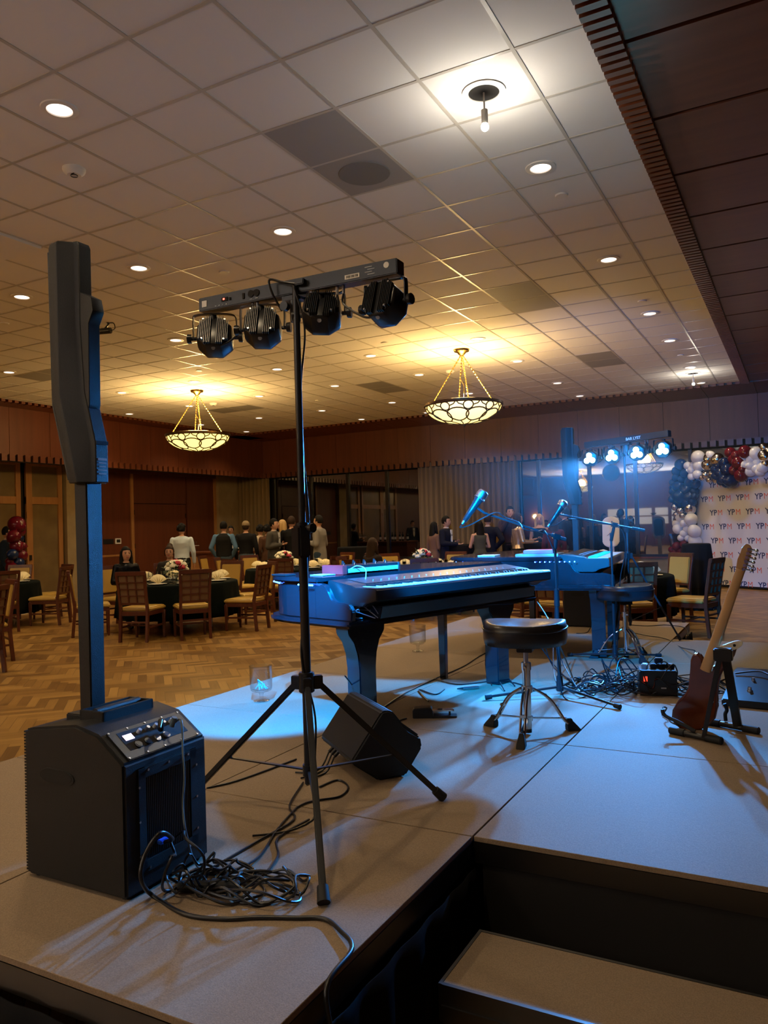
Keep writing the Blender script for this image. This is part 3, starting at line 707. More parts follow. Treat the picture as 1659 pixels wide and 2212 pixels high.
# ------------------------------------------------------------------ LIGHT STANDS
def tripod_stand(name, label, c, z_hub, z_clutch, z_top, angs, rr, cat='light stand', thin=False):
    o = thing(name, label, cat, (c[0], c[1], SZ)); k = .7 if thin else 1
    cx_, cy_ = c
    MB().cyl((cx_, cy_, SZ+.14), (cx_, cy_, z_clutch), .0175*k, n=18).build('outer_tube', 'metalblack', o)
    MB().cyl((cx_, cy_, z_clutch-.02), (cx_, cy_, z_top), .0135*k, n=18).build('inner_tube', 'metalblack', o)
    m = MB(); m.cyl((cx_, cy_, z_hub-.045), (cx_, cy_, z_hub+.03), .03*k, n=16); 
    for a in angs: m.box((cx_+.04*k*math.cos(R(a)), cy_+.04*k*math.sin(R(a)), z_hub-.01), (.04*k, .03*k, .05), Rz(R(a)))
    m.build('hub', 'metalblack', o, bev=.003)
    m = MB(); m.cyl((cx_, cy_, z_clutch-.09), (cx_, cy_, z_clutch+.012), .025*k, n=16); m.build('clutch_collar', 'plastic2', o, bev=.003); MB().box((cx_, cy_-.012*k, z_clutch-.06), (.07*k, .05*k, .12), Rz(-.5)).build('clutch_housing', 'plastic2', o, bev=.008)
    MB().cyl((cx_+.02, cy_-.01, z_clutch-.01), (cx_+.055, cy_-.02, z_clutch-.01), .01, n=10).cyl((cx_+.05, cy_-.02, z_clutch-.01), (cx_+.065, cy_-.024, z_clutch-.01), .018, n=10).build('clutch_knob', 'plastic2', o)
    zb = SZ+.19
    MB().cyl((cx_, cy_, zb-.02), (cx_, cy_, zb+.02), .024*k, n=14).build('brace_collar', 'metalblack', o)
    for a, r_ in zip(angs, rr):
        d = Vector((math.cos(R(a)), math.sin(R(a)), 0)); h = Vector((cx_, cy_, z_hub-.02))+d*.05*k; f = Vector((cx_, cy_, SZ+.02))+d*r_
        l = MB().frust(h, f, (.022*k, .022*k), (.022*k, .022*k)).build('leg', 'metalblack', o, bev=.004)
        t = (f-h).normalized()
        MB().cyl(f-t*.035, f+t*.014, .017*k, .02*k, 12).build('rubber_foot', 'rubber', l)
        mid = h.lerp(f, .62)
        MB().frust((cx_+d.x*.02, cy_+d.y*.02, zb), mid, (.014*k, .005), (.014*k, .005)).build('brace', 'metalblack', o)
    return o
ts = tripod_stand('light_stand', 'black tripod light stand with cable wound down its pole, nearest', (-1.65, 2.42), .927, 1.507, 2.43, (-53, 47, 185), (.66, .53, .56))
m = MB(); pts = [Vector((-1.66, 2.43, 2.42))]
for i in range(60):
    t = i/59; z = 2.40-t*1.95; a = -1.2+7.5*t+1.5*math.sin(t*9)
    pts.append(Vector((-1.65+.022*math.cos(a)*(1+.5*math.sin(t*17)), 2.42+.022*math.sin(a), z)))
pts += [Vector((-1.6, 2.36, SZ+.03)), Vector((-1.66, 2.28, SZ+.008)), Vector((-1.75, 2.2, SZ+.008))]
tag(m.tube(spline(pts, 3), .0042, 6).build('power_cable', 'cable'), 'thin black cable wound around the near light stand pole', 'cable')

def par_can(o, q, aim, lit, hang, yaw):
    """PAR head hung by a yoke from the bar at point hang; q centre of head, aim = direction of light"""
    a = Vector(aim).normalized(); s_ = Vector((math.cos(yaw), math.sin(yaw), 0)); 
    t = a.cross(s_).normalized(); s2 = t.cross(a).normalized()
    rot = Matrix((s2, t, a)).transposed(); h = .072
    oc = [(h, h*.45), (h*.45, h), (-h*.45, h), (-h, h*.45), (-h, -h*.45), (-h*.45, -h), (h*.45, -h), (h, -h*.45)]
    q = Vector(q)
    body = MB(); secs = []
    for dz, k in ((-.05, .86), (-.043, .95), (.02, 1.0), (.04, .97), (.045, .9)):
        secs.append([q+s2*x*k+t*y*k+a*dz for x, y in oc])
    body.loft(secs); b = body.build('lamp_head', 'plastic2', o, bev=.002, seg=1)
    f = MB()
    for k in range(17):
        x = -h*.78+k*h*1.56/16; L = h*(.95 if abs(x) < h*.5 else .68)
        if abs(x) > h*.12: f.box(q+s2*x-a*.055, (.0028, L*1.85, .016), rot)
    f.build('cooling_fins', 'metalblack', b)
    for sx, sy in ((1, 1), (-1, 1), (1, -1), (-1, -1)):
        p = q+s2*sx*h*.6+t*sy*h*.66-a*.06; MB().cyl(p, p-a*.006, .004, n=8).build('screw', 'steel', b)
    MB().cyl(q+t*h*.93*(-1 if t.z > 0 else 1)-a*.03, q+t*h*1.0*(-1 if t.z > 0 else 1)-a*.034, .008, n=10).build('round_sticker', 'grey', b)
    for k in range(3):
        an = R(90+120*k); p = q+(s2*math.cos(an)+t*math.sin(an))*h*.42+a*.044
        MB().cyl(p, p+a*.006, .026, .022, 16).build('led_lens', 'led' if lit else 'steel', b)
    # yoke
    sd = h+.016
    y = MB(); hp = Vector(hang); pts = [q+s_*sd-Vector((0, 0, .005)), q+s_*sd+Vector((0, 0, .075)), hp+s_*sd*.8-Vector((0, 0, .012)), hp-Vector((0, 0, .008)), hp-s_*sd*.8-Vector((0, 0, .012)), q-s_*sd+Vector((0, 0, .075)), q-s_*sd-Vector((0, 0, .005))]
    pts = spline(pts, 5); dd = Vector((-s_.y, s_.x, 0)); vs = []
    for i, p in enumerate(pts):
        tg = (pts[min(i+1, len(pts)-1)]-pts[max(i-1, 0)]).normalized(); nn = tg.cross(dd).normalized()
        vs.append([p+dd*.011+nn*.002, p-dd*.011+nn*.002, p-dd*.011-nn*.002, p+dd*.011-nn*.002])
    y.loft(vs); yk = y.build('yoke', 'metalblack', o)
    for sg in (1, -1):
        p = q+s_*sg*(h+.004); k_ = MB().cyl(p, p+s_*sg*.035, .008, n=8).cyl(p+s_*sg*.02, p+s_*sg*.038, .019, .021, 10); k_.build('yoke_knob', 'plastic2', yk, bev=.002)
    MB().cyl(hp-Vector((0, 0, .034)), hp-Vector((0, 0, .012)), .018, .014, 10).build('hang_knob', 'plastic2', yk)

def light_bar(name, label, A, B, heads, lit, face, back_detail):
    A = Vector(A); B = Vector(B); ax = (B-A).normalized(); c = (A+B)/2; L = (B-A).length
    side = Vector((-ax.y, ax.x, 0)).normalized()
    if side.dot(Vector(face)) < 0: side = -side          # side = direction the lamps face
    upv = side.cross(ax); upv = upv if upv.z > 0 else -upv
    o = thing(name, label, 'light bar', c)
    rot = Matrix((ax, side, upv)).transposed()
    if rot.determinant() < 0: rot = Matrix((ax, -side, upv)).transposed()
    MB().box(c, (L, .06, .055), rot).build('bar_housing', 'metalblack', o, bev=.003)
    MB().cyl(c-upv*.03, c-upv*.13, .024, .02, 16).box(c-upv*.04, (.09, .05, .02), rot).build('stand_bracket', 'plastic2', o, bev=.002)
    k_ = c-upv*.075-side*.03+ax*(-.02); MB().cyl(k_, k_-side*.02, .018, n=12).build('bracket_knob', 'plastic2', o)
    for tpos, drop, aim, yw in heads:
        hang = A.lerp(B, tpos)-upv*.03
        q = hang-Vector((0, 0, drop))+side*.01
        par_can(o, q, aim, lit, hang, yw)
    bk = -side
    def on(t, v, d, s_, m, nm, h=.002): MB().box(A.lerp(B, t)+upv*v+bk*(.03+h/2), (d, h, s_), rot).build(nm, m, o)
    if back_detail:
        on(.035, .0, .025, .025, 'label', 'square_sticker'); on(.80, -.008, .062, .016, 'label', 'barcode_sticker')
        for k in range(9): MB().box(A.lerp(B, .775+.0062*k)+upv*-.008+bk*.0325, (.0016+.001*(k % 3), .001, .009), rot).build('barcode_line', 'dark', o)
        p = A.lerp(B, .955)+upv*.008+bk*.03; MB().cyl(p, p+bk*.002, .011, n=16).build('round_sticker', 'label', o)
        for k in range(4): on(.875+.012*(k % 2), .014-.009*k, .03, .003, 'grey', 'printed_text')
        on(.15, .002, .03, .016, 'dark', 'display_window', .003); on(.147, .003, .008, .006, 'redled', 'display_digit', .004)
        for t_ in (.10, .12, .14, .16): on(t_, -.018, .007, .003, 'grey', 'printed_text')
        for t_ in (.295, .325):
            p = A.lerp(B, t_)+upv*.003+bk*.03; MB().cyl(p, p+bk*.004, .014, n=16).build('xlr_socket', 'dark', o); on(t_, -.018, .013, .003, 'grey', 'printed_text')
        on(.255, .0, .009, .022, 'dark', 'switch', .004); on(.18, .0, .008, .01, 'dark', 'switch', .004)
        p = A.lerp(B, .56)+bk*.03; MB().box(p+bk*.012+upv*.004, (.04, .026, .022), rot).build('power_plug', 'plastic2', o, bev=.003)
        MB().tube(spline([p+bk*.02-ax*.02, p+bk*.03-ax*.07+upv*.012, p+bk*.03-ax*.13+upv*.03, p+bk*.02-ax*.125-upv*.02, p-ax*.11-upv*.08-bk*.02]), .0045, 8).build('power_lead', 'cable', o)
    # short leads from bar to heads
    for (t0, hi, sg) in ((.285, 0, 1), (.31, 1, -1), (.715, 2, 1), (.745, 3, -1)):
        tp, drop, aim, yw = heads[hi]; h = A.lerp(B, tp)-Vector((0, 0, .03+drop))
        p = A.lerp(B, t0)-upv*.028-side*.01
        MB().cyl(p, p-upv*.03, .006, n=8).build('steel_connector', 'steel', o)
        e = h-Vector((0, 0, .06))+(p-h)*.1-side*.03
        MB().tube(spline([p-upv*.03, p-upv*.07, p.lerp(e, .55)-Vector((0, 0, .05)), e.lerp(p, .15)-Vector((0, 0, .02)), e]), .0042, 8).build('lamp_lead', 'cable', o)
    return o
hz = (.1, .1, .095, .095)
light_bar('light_bar', 'near black light bar with four spotlights turned away from the camera',
          (-2.13, 2.45, 2.422), (-1.218, 2.45, 2.415), [(.055, .105, (-.5, .78, -.38), R(28)), (.32, .1, (-.42, .8, -.4), R(22)), (.625, .085, (-.42, .8, -.62), R(20)), (.925, .09, (.1, .9, -.3), R(-8))], False, (0, 1, 0), True)
# far stand and bar, lamps facing the camera
tripod_stand('light_stand', 'far light stand lit blue, standing behind the second stool', (-1.37, 7.18), 1.18, 1.50, 2.24, (-100, 20, 140), (.42, .42, .42), thin=True)
FA = Vector((-1.735, 7.28, 2.205)); FB = Vector((-.95, 7.0, 2.225))
light_bar('light_bar', 'far light bar with four bright blue lamps facing the camera', FA, FB,
          [(.06, .1, (.0, -.95, -.12), R(-20)), (.34, .1, (-.05, -.95, -.15), R(-20)), (.64, .1, (-.1, -.95, -.2), R(-20)), (.93, .1, (-.1, -.95, -.14), R(-20))], True, (-.3, -1, 0), False)
def text_verts(s, size, bold=.0):
    c = bpy.data.curves.new('t', 'FONT'); c.body = s; c.size = size; c.extrude = .0008; c.offset = bold; c.resolution_u = 3
    t = bpy.data.objects.new('t', c); C.objects.link(t); dg = bpy.context.evaluated_depsgraph_get(); dg.update()
    me = bpy.data.meshes.new_from_object(t.evaluated_get(dg)); vs = [v.co.copy() for v in me.vertices]; fs = [tuple(p.vertices) for p in me.polygons]
    bpy.data.objects.remove(t); bpy.data.curves.remove(c); bpy.data.meshes.remove(me)
    return vs, fs
FAX = (FB-FA).normalized(); FSD = Vector((FAX.y, -FAX.x, 0)).normalized()
if FSD.y > 0: FSD = -FSD
vs, fs = text_verts('BAR LYST', .034, .0006)
m = MB(); base = FA.lerp(FB, .52)+FSD*.031-Vector((0, 0, .012))
m.add([base+FAX*v.x+Vector((0, 0, v.y))+FSD*(v.z+.001) for v in vs], fs)
m.build('printed_brand', mat('white_print', (.7, .75, .8), .5), bpy.data.objects['light_bar.001'])
# blue beams of both bars (each lamp's own light)
def beams(A, B, ts, drop, aims, watt, cone, col=BLUE, ks=(1, 1, 1, 1)):
    for t_, a, kk in zip(ts, aims, ks):
        p = A.lerp(B, t_)-Vector((0, 0, drop)); a = Vector(a).normalized()
        spot('lamp_beam', p+a*.1, p+a*3, watt*kk, col, cone, .35, .035)
beams(FA, FB, (.06, .34, .64, .93), .13, [(-.25, -.93, -.33), (-.1, -.93, -.42), (.0, -.93, -.3), (.12, -.93, -.45)], BLUE_FAR_W, 44, BLUE2, (1.5, .45, 1.1, .35))
beams(Vector((-2.13, 2.45, 2.422)), Vector((-1.218, 2.45, 2.415)), (.055, .32, .625, .925), .13, [(-.95, 1.6, -1.9), (-1.0, 2.9, -1.6), (-.25, 3.1, -1.45), (-.85, 5.6, -.35)], BLUE_NEAR_W, 40)

# ------------------------------------------------------------------ PIANOS
def piano(label, F, ang, depth, W=1.72, ys=0):
    """grand-piano shell; local x along the keys (left to right for the player), y towards the tail"""
    o = thing('piano_shell', label, 'piano', (F[0], F[1], SZ), ang)
    P = WM[o.name]; k = depth/.88
    out = [(.0, .03), (.0, .55*k), (.03, .68*k), (.10, .78*k), (.22, .85*k), (.45, .88*k), (.8, .86*k), (1.2, .80*k), (1.55, .72*k), (1.68, .62*k), (W, .5*k), (W, .03)]
    def W_(p): return P @ Vector(p)
    def pr(poly, z, h): 
        return [W_((a, b, z)) for a, b in poly], [W_((a, b, z+h)) for a, b in poly]
    def slab(poly, z, h, name, m, bev=.006, par=o):
        A_, B_ = pr(poly, z, h); mb = MB(); n = len(A_); mb.add(A_+B_, [tuple(range(n))[::-1], tuple(range(n, 2*n))]+[(i, (i+1) % n, n+(i+1) % n, n+i) for i in range(n)])
        return mb.build(name, m, par, bev=bev)
    def grow(poly, d):
        cx_ = sum(p[0] for p in poly)/len(poly); cy2 = sum(p[1] for p in poly)/len(poly)
        return [(a+d*(1 if a > cx_ else -1), b+d*(1 if b > cy2 else -1)) for a, b in poly]
    slab(grow(out, .035), .548, .036, 'key_bed', 'lacquer', .014)
    case = [(a, b) for a, b in out[1:-1]]; case = [(0.0, .30+ys)]+case+[(W, .30+ys)]
    slab(case, .584, .20, 'case', 'lacquer', .006)
    lid = grow([(0.0, .29+ys)]+out[1:-1]+[(W, .29+ys)], .022)
    slab(lid, .785, .03, 'lid', 'lacquer', .009)
    prof = [(.012, .584), (.006, .64), (.03, .672), (.07, .682), (.13+ys, .684), (.17+ys, .70), (.195+ys, .74), (.225+ys, .778), (.27+ys, .785), (.31+ys, .785), (.31+ys, .584)]
    for x in (0, W-.035):
        m = MB(); A_ = [W_((x, a, b)) for a, b in prof]; B_ = [W_((x+.035, a, b)) for a, b in prof]; n = len(prof)
        m.add(A_+B_, [tuple(range(n))[::-1], tuple(range(n, 2*n))]+[(i, (i+1) % n, n+(i+1) % n, n+i) for i in range(n)])
        m.build('cheek', 'lacquer', o, bev=.006)
    # legs: flared brackets at the front, square post under the tail
    lp = [(-.145, .548), (-.14, .50), (-.10, .45), (-.075, .38), (-.065, .30), (-.065, 0), (.065, 0), (.065, .30), (.075, .38), (.10, .45), (.14, .50), (.145, .548)]
    for x, y in ((.20, .16), (W-.24, .16)):
        m = MB(); A_ = [W_((x+a, y-.06, b)) for a, b in lp]; B_ = [W_((x+a, y+.05, b)) for a, b in lp]; n = len(lp)
        m.add(A_+B_, [tuple(range(n))[::-1], tuple(range(n, 2*n))]+[(i, (i+1) % n, n+(i+1) % n, n+i) for i in range(n)])
        m.build('front_leg', 'lacquer', o, bev=.006)
    m = MB(); m.frust(W_((W*.80, .55*k, .548)), W_((W*.80, .55*k, 0)), (.055, .055), (.045, .045)); m.build('tail_leg', 'lacquer', o, bev=.003)
    for i in range(14):
        t = i/13; a = out[1]; 
        p = W_((-.026, .30+(.5*k-.30)*t, .775)) if i < 9 else W_((.0+.02*(i-8), (.60+.04*(i-8))*k+.02, .775))
        MB().sph(p, .0055, 8).build('led_dot', 'ledstrip', o)
    return o, W_
def stage_piano(label, W_, x0, x1, rz, loc):
    o = thing('digital_piano', label, 'keyboard', loc, rz)
    pf = [(-.13, .70), (-.13, .758), (-.122, .764), (.045, .764), (.055, .772), (.25, .80), (.262, .795), (.262, .66), (-.02, .66), (-.05, .68)]
    def ext(pf, a, b, name, m, bev=.004):
        mb = MB(); n = len(pf); mb.add([W_((a, p, q)) for p, q in pf]+[W_((b, p, q)) for p, q in pf], [tuple(range(n))[::-1], tuple(range(n, 2*n))]+[(i, (i+1) % n, n+(i+1) % n, n+i) for i in range(n)])
        return mb.build(name, m, o, bev=bev)
    ext(pf, x0, x1, 'body', 'plastic2'); ext([(-.05, .59), (-.07, .66), (.24, .66), (.24, .586), (.1, .586)], x0+.10, x1-.10, 'stand_plinth', 'plastic2')
    ext([(-.123, .764), (-.123, .7645), (-.045, .7645), (-.045, .764)], x0+.0, x0+.05, 'left_block', 'plastic2', 0)
    ext([(.075, .7765), (.075, .779), (.235, .8), (.235, .797)], x0+.12, x1-.12, 'control_panel', 'metalblack', 0)
    for i in range(40):
        t = i/39; c = W_((x0+.2+(x1-x0-.4)*t, .10+.03*(i % 2), .786+.004*(i % 2)))
        MB().box(c, (.004, .005, .003), Rz(rz)).build('button', 'grey', o)
    n = 52; a = x0+.065; kw = (x1-x0-.13)/n
    wk = None
    for i in range(n):
        if wk is None:
            mb = MB(); b = [(0, -.118), (kw-.0012, -.118), (kw-.0012, .04), (0, .04)]
            mb.add([W_((a+p, q, .757)) for p, q in b]+[W_((a+p, q, .7665)) for p, q in b], [(3, 2, 1, 0), (4, 5, 6, 7), (0, 1, 5, 4), (1, 2, 6, 5), (2, 3, 7, 6), (3, 0, 4, 7)])
            wk = mb.build('white_key', 'ivory', o, bev=.0008, seg=1)
        else:
            c = wk.copy(); C.objects.link(c); c.location = (kw*i, 0, 0)
    bk = None
    for i in range(n-1):
        if i % 7 in (1, 4): continue
        if bk is None:
            mb = MB(); b0 = [(-.0065, -.03), (.0065, -.03), (.0065, .04), (-.0065, .04)]; b1 = [(-.005, -.022), (.005, -.022), (.005, .04), (-.005, .04)]
            mb.add([W_((a+kw+p, q, .766)) for p, q in b0]+[W_((a+kw+p, q, .778)) for p, q in b1], [(3, 2, 1, 0), (4, 5, 6, 7), (0, 1, 5, 4), (1, 2, 6, 5), (2, 3, 7, 6), (3, 0, 4, 7)])
            bk = mb.build('black_key', 'ebony', o)
        else:
            c = bk.copy(); C.objects.link(c); c.location = (kw*i, 0, 0)
    return o
A1 = math.atan2(.959, .284)
F1 = Vector((-2.13, 3.58)); p1, W1 = piano('nearest black piano shell with blue dots under its lid, right of the light stand', F1, A1, .88)
stage_piano('digital keyboard with cyan-lit keys set into the nearest piano shell', W1, -.0+.055, 1.74, A1, W1((.8, .05, .6)))
A2 = math.atan2(.99, -.10)
F2 = Vector((-1.27, 6.12)); p2, W2 = piano('farther black piano shell whose side faces us, lit blue, below the second microphone', F2, A2, 1.42, 1.42, .14)
stage_piano('digital keyboard end sticking out of the farther piano shell', lambda p: W2((p[0], p[1]+.175, p[2]+.03)), .05, 1.38, A2, W2((.7, .2, .6)))
E1 = Vector((math.cos(A1), math.sin(A1), 0)); N1 = Vector((-math.sin(A1), math.cos(A1), 0))
LZ = .8152
# things on the near lid
o = thing('drum_machine', 'small red-ended mixer with knobs lying on the nearest piano lid', 'mixer', W1((.42, .44, LZ)), A1)
def lb(o, W_, x0, x1, y0, y1, z0, z1, name, m, bev=.003):
    mb = MB(); vs = [W_((x, y, z)) for x in (x0, x1) for y in (y0, y1) for z in (z0, z1)]
    mb.add(vs, [(0, 1, 3, 2), (4, 6, 7, 5), (0, 4, 5, 1), (2, 3, 7, 6), (0, 2, 6, 4), (1, 5, 7, 3)]); return mb.build(name, m, o, bev=bev)
lb(o, W1, .27, .72, .34, .52, LZ+.002, LZ+.05, 'body', 'plastic2'); lb(o, W1, .24, .275, .335, .525, LZ, LZ+.056, 'red_end', 'red'); lb(o, W1, .715, .735, .335, .525, LZ, LZ+.054, 'red_end', 'steel')
lb(o, W1, .285, .705, .328, .338, LZ+.01, LZ+.034, 'keys', 'ivory', .001)
for i in range(14):
    c = W1((.31+.03*i, .44+.04*(i % 3-1), LZ+.05)); MB().cyl(c, c+Vector((0, 0, .014+.006*(i % 3))), .008, .006, 10).build('knob', 'plastic2' if i % 3 else 'chrome', o)
o = tag(lb(None, W1, .12, .225, .38, .50, LZ, LZ+.006, 'note_pad', 'paper'), 'white note pad beside the red-ended mixer on the nearest piano lid', 'note pad')
o = tag(lb(None, W1, .02, .10, .6, .74, LZ, LZ+.012, 'mobile_phone', 'plastic2'), 'black phone at the left end of the nearest piano lid', 'phone')
o = tag(MB().tube(spline([W1((.3, .34, LZ+.03)), W1((.33, .30, LZ+.05)), W1((.30, .2, LZ+.02)), W1((.22, .16, .70)), W1((.1, .09, .64)), W1((.08, .07, .6)), W1((.12, .05, .59))]), .003, 6).build('cable', 'paper'), 'thin pale cables running from the red-ended mixer down to the keyboard', 'cable')
m = MB(); rr = random.Random(3)
for i in range(5):
    pts = [W1((.055+.01*i, .1, .60+.01*i))]+[W1((.06+.025*i+rr.uniform(-.01, .03), .03+rr.uniform(-.05, .03), .62+rr.uniform(.0, .07))) for _ in range(3)]+[W1((.13+.02*i, -.04, .595))]
    m.tube(spline(pts, 6), .0028, 6)
tag(m.build('cable', 'grey'), 'tangle of pale cables at the left cheek of the nearest piano', 'cable')
# things on the far lid
lb2 = lambda x0, x1, y0, y1, z0, z1, n, mt: lb(None, W2, x0, x1, y0, y1, LZ+z0, LZ+z1, n, mt)
tag(lb2(.10, .40, .45, .80, 0, .02, 'laptop', 'steel'), 'closed laptop on the farther piano lid under pink booklet', 'laptop')
tag(lb2(.14, .34, .42+.08, .42+.32, .0205, .05, 'booklet', 'pink'), 'pink booklet stacked on the laptop on the farther piano lid', 'booklet')
tag(lb2(.2, .4, 1.0, 1.15, 0, .01, 'song_sheet', 'paper'), 'song sheets lying at the tail of the farther piano lid', 'paper')
# pedal, monitor, glasses
a_ = -.25
def oriented(o, c, rz): return lambda p: Vector(c)+Rz(rz) @ Vector(p)
c = Vector((-1.93, 4.0, SZ)); Q = oriented(None, c, .42)
o = thing('sustain_pedal', 'black sustain pedal with chrome lever on the stage before the nearest piano', 'pedal', c, .42)
MB().loft([[Q((-.06, -.04, 0)), Q((.06, -.04, 0)), Q((.06, .04, 0)), Q((-.06, .04, 0))], [Q((-.06, -.036, .045)), Q((.05, -.036, .05)), Q((.05, .036, .05)), Q((-.06, .036, .045))], [Q((-.05, -.03, .055)), Q((.04, -.03, .06)), Q((.04, .03, .06)), Q((-.05, .03, .055))]]).build('housing', 'plastic2', o, bev=.003)
MB().add([Q(v) for v in ((.05, -.04, 0), (.19, -.035, 0), (.19, .035, 0), (.05, .04, 0), (.05, -.04, .012), (.19, -.035, .010), (.19, .035, .010), (.05, .04, .012))], [(3, 2, 1, 0), (4, 5, 6, 7), (0, 1, 5, 4), (1, 2, 6, 5), (2, 3, 7, 6), (3, 0, 4, 7)]).build('base_plate', 'rubber', o, bev=.002)
MB().loft([[Q((.05, -.02, .036)), Q((.05, .02, .036)), Q((.05, .02, .042)), Q((.05, -.02, .042))], [Q((.16, -.026, .036)), Q((.16, .026, .036)), Q((.16, .026, .042)), Q((.16, -.026, .042))], [Q((.175, -.02, .032)), Q((.175, .02, .032)), Q((.175, .02, .036)), Q((.175, -.02, .036))]]).build('lever', 'chrome', o); MB().cyl(Q((.15, 0, .01)), Q((.15, 0, .036)), .006, n=8).build('bumper', 'rubber', o)
P0 = Vector((-1.63, 2.92, SZ)); th = R(50); tv = Vector((math.cos(th), math.sin(th), 0)); nv = tv.cross(Vector((0, 0, 1)))
o = thing('stage_monitor', 'black wedge monitor speaker tilted on the stage behind the near light stand', 'monitor speaker', P0-nv*.2)
prof = [(0, 0), (.125, .004), (.205, .115), (.198, .16), (.14, .20), (.105, .245), (.075, .285), (.05, .297), (.022, .292), (-.12, .10), (-.115, .085)]
MB().prism([(a*1.02, b) for a, b in prof], P0, tv, (0, 0, 1), -nv, .45).build('cabinet', 'plastic', o, bev=.012, seg=3)
f0 = P0-nv*.225+tv*.168+Vector((0, 0, .175)); fn = Vector((.62*tv.x, .62*tv.y, .78)).normalized(); fr_ = Matrix((nv, fn.cross(nv), fn)).transposed()
MB().box(P0-nv*.225+tv*.135+Vector((0, 0, .215)), (.40, .16, .008), fr_).build('front_grille', 'grille', o)
for k in range(3):
    p = P0-nv*(.2+.04*k)-tv*.1+Vector((0, 0, .10)); MB().cyl(p, p-tv*.035-Vector((0, 0, .03)), .008, n=10).build('plug', 'plastic2', o)
    MB().tube(spline([p-tv*.035-Vector((0, 0, .03)), p-tv*.07-Vector((0, 0, .09)), p-tv*.14+nv*.05-Vector((0, 0, .093)), p-tv*.2+nv*(.12-.05*k)-Vector((0, 0, .093))]), .004, 6).build('lead', 'cable', o)
def glass_vase(px, py, label, water):
    p = at(px, py, z=SZ); o = thing('glass_vase', label, 'glass vase', p, 0, 'large stemmed tip glasses')
    MB().lathe([(.0001, .002), (.045, .003), (.052, .006), (.03, .011), (.014, .018), (.012, .04), (.018, .058), (.05, .066), (.066, .074), (.071, .09), (.073, .215), (.0745, .228), (.0725, .228), (.070, .215), (.068, .092), (.06, .08), (.02, .072), (.0001, .07)], p, 40).build('bowl', 'glass', o, ang=60)
    if water: 
        t_ = MB()
        for k in range(5): t_.tube(spline([p+Vector((.04*math.cos(k*1.7), .04*math.sin(k*1.7), .08)), p+Vector((.02*math.cos(k), .02*math.sin(k), .1+.01*k)), p+Vector((.035*math.cos(k*2.2+1), .03*math.sin(k*2), .085))], 4), .0035, 6)
        t_.build('crumpled_ribbon', mat('cyan_film%d' % px, (.25, .7, .9), .2), o)
glass_vase(565, 1515, 'nearest of three large glass vases along the stage edge, left of the light stand', True)
glass_vase(783, 1446, 'middle glass vase on the stage edge under the nearest piano', False)
glass_vase(903, 1407, 'farthest glass vase on the stage edge, under the nearest piano keyboard', False)

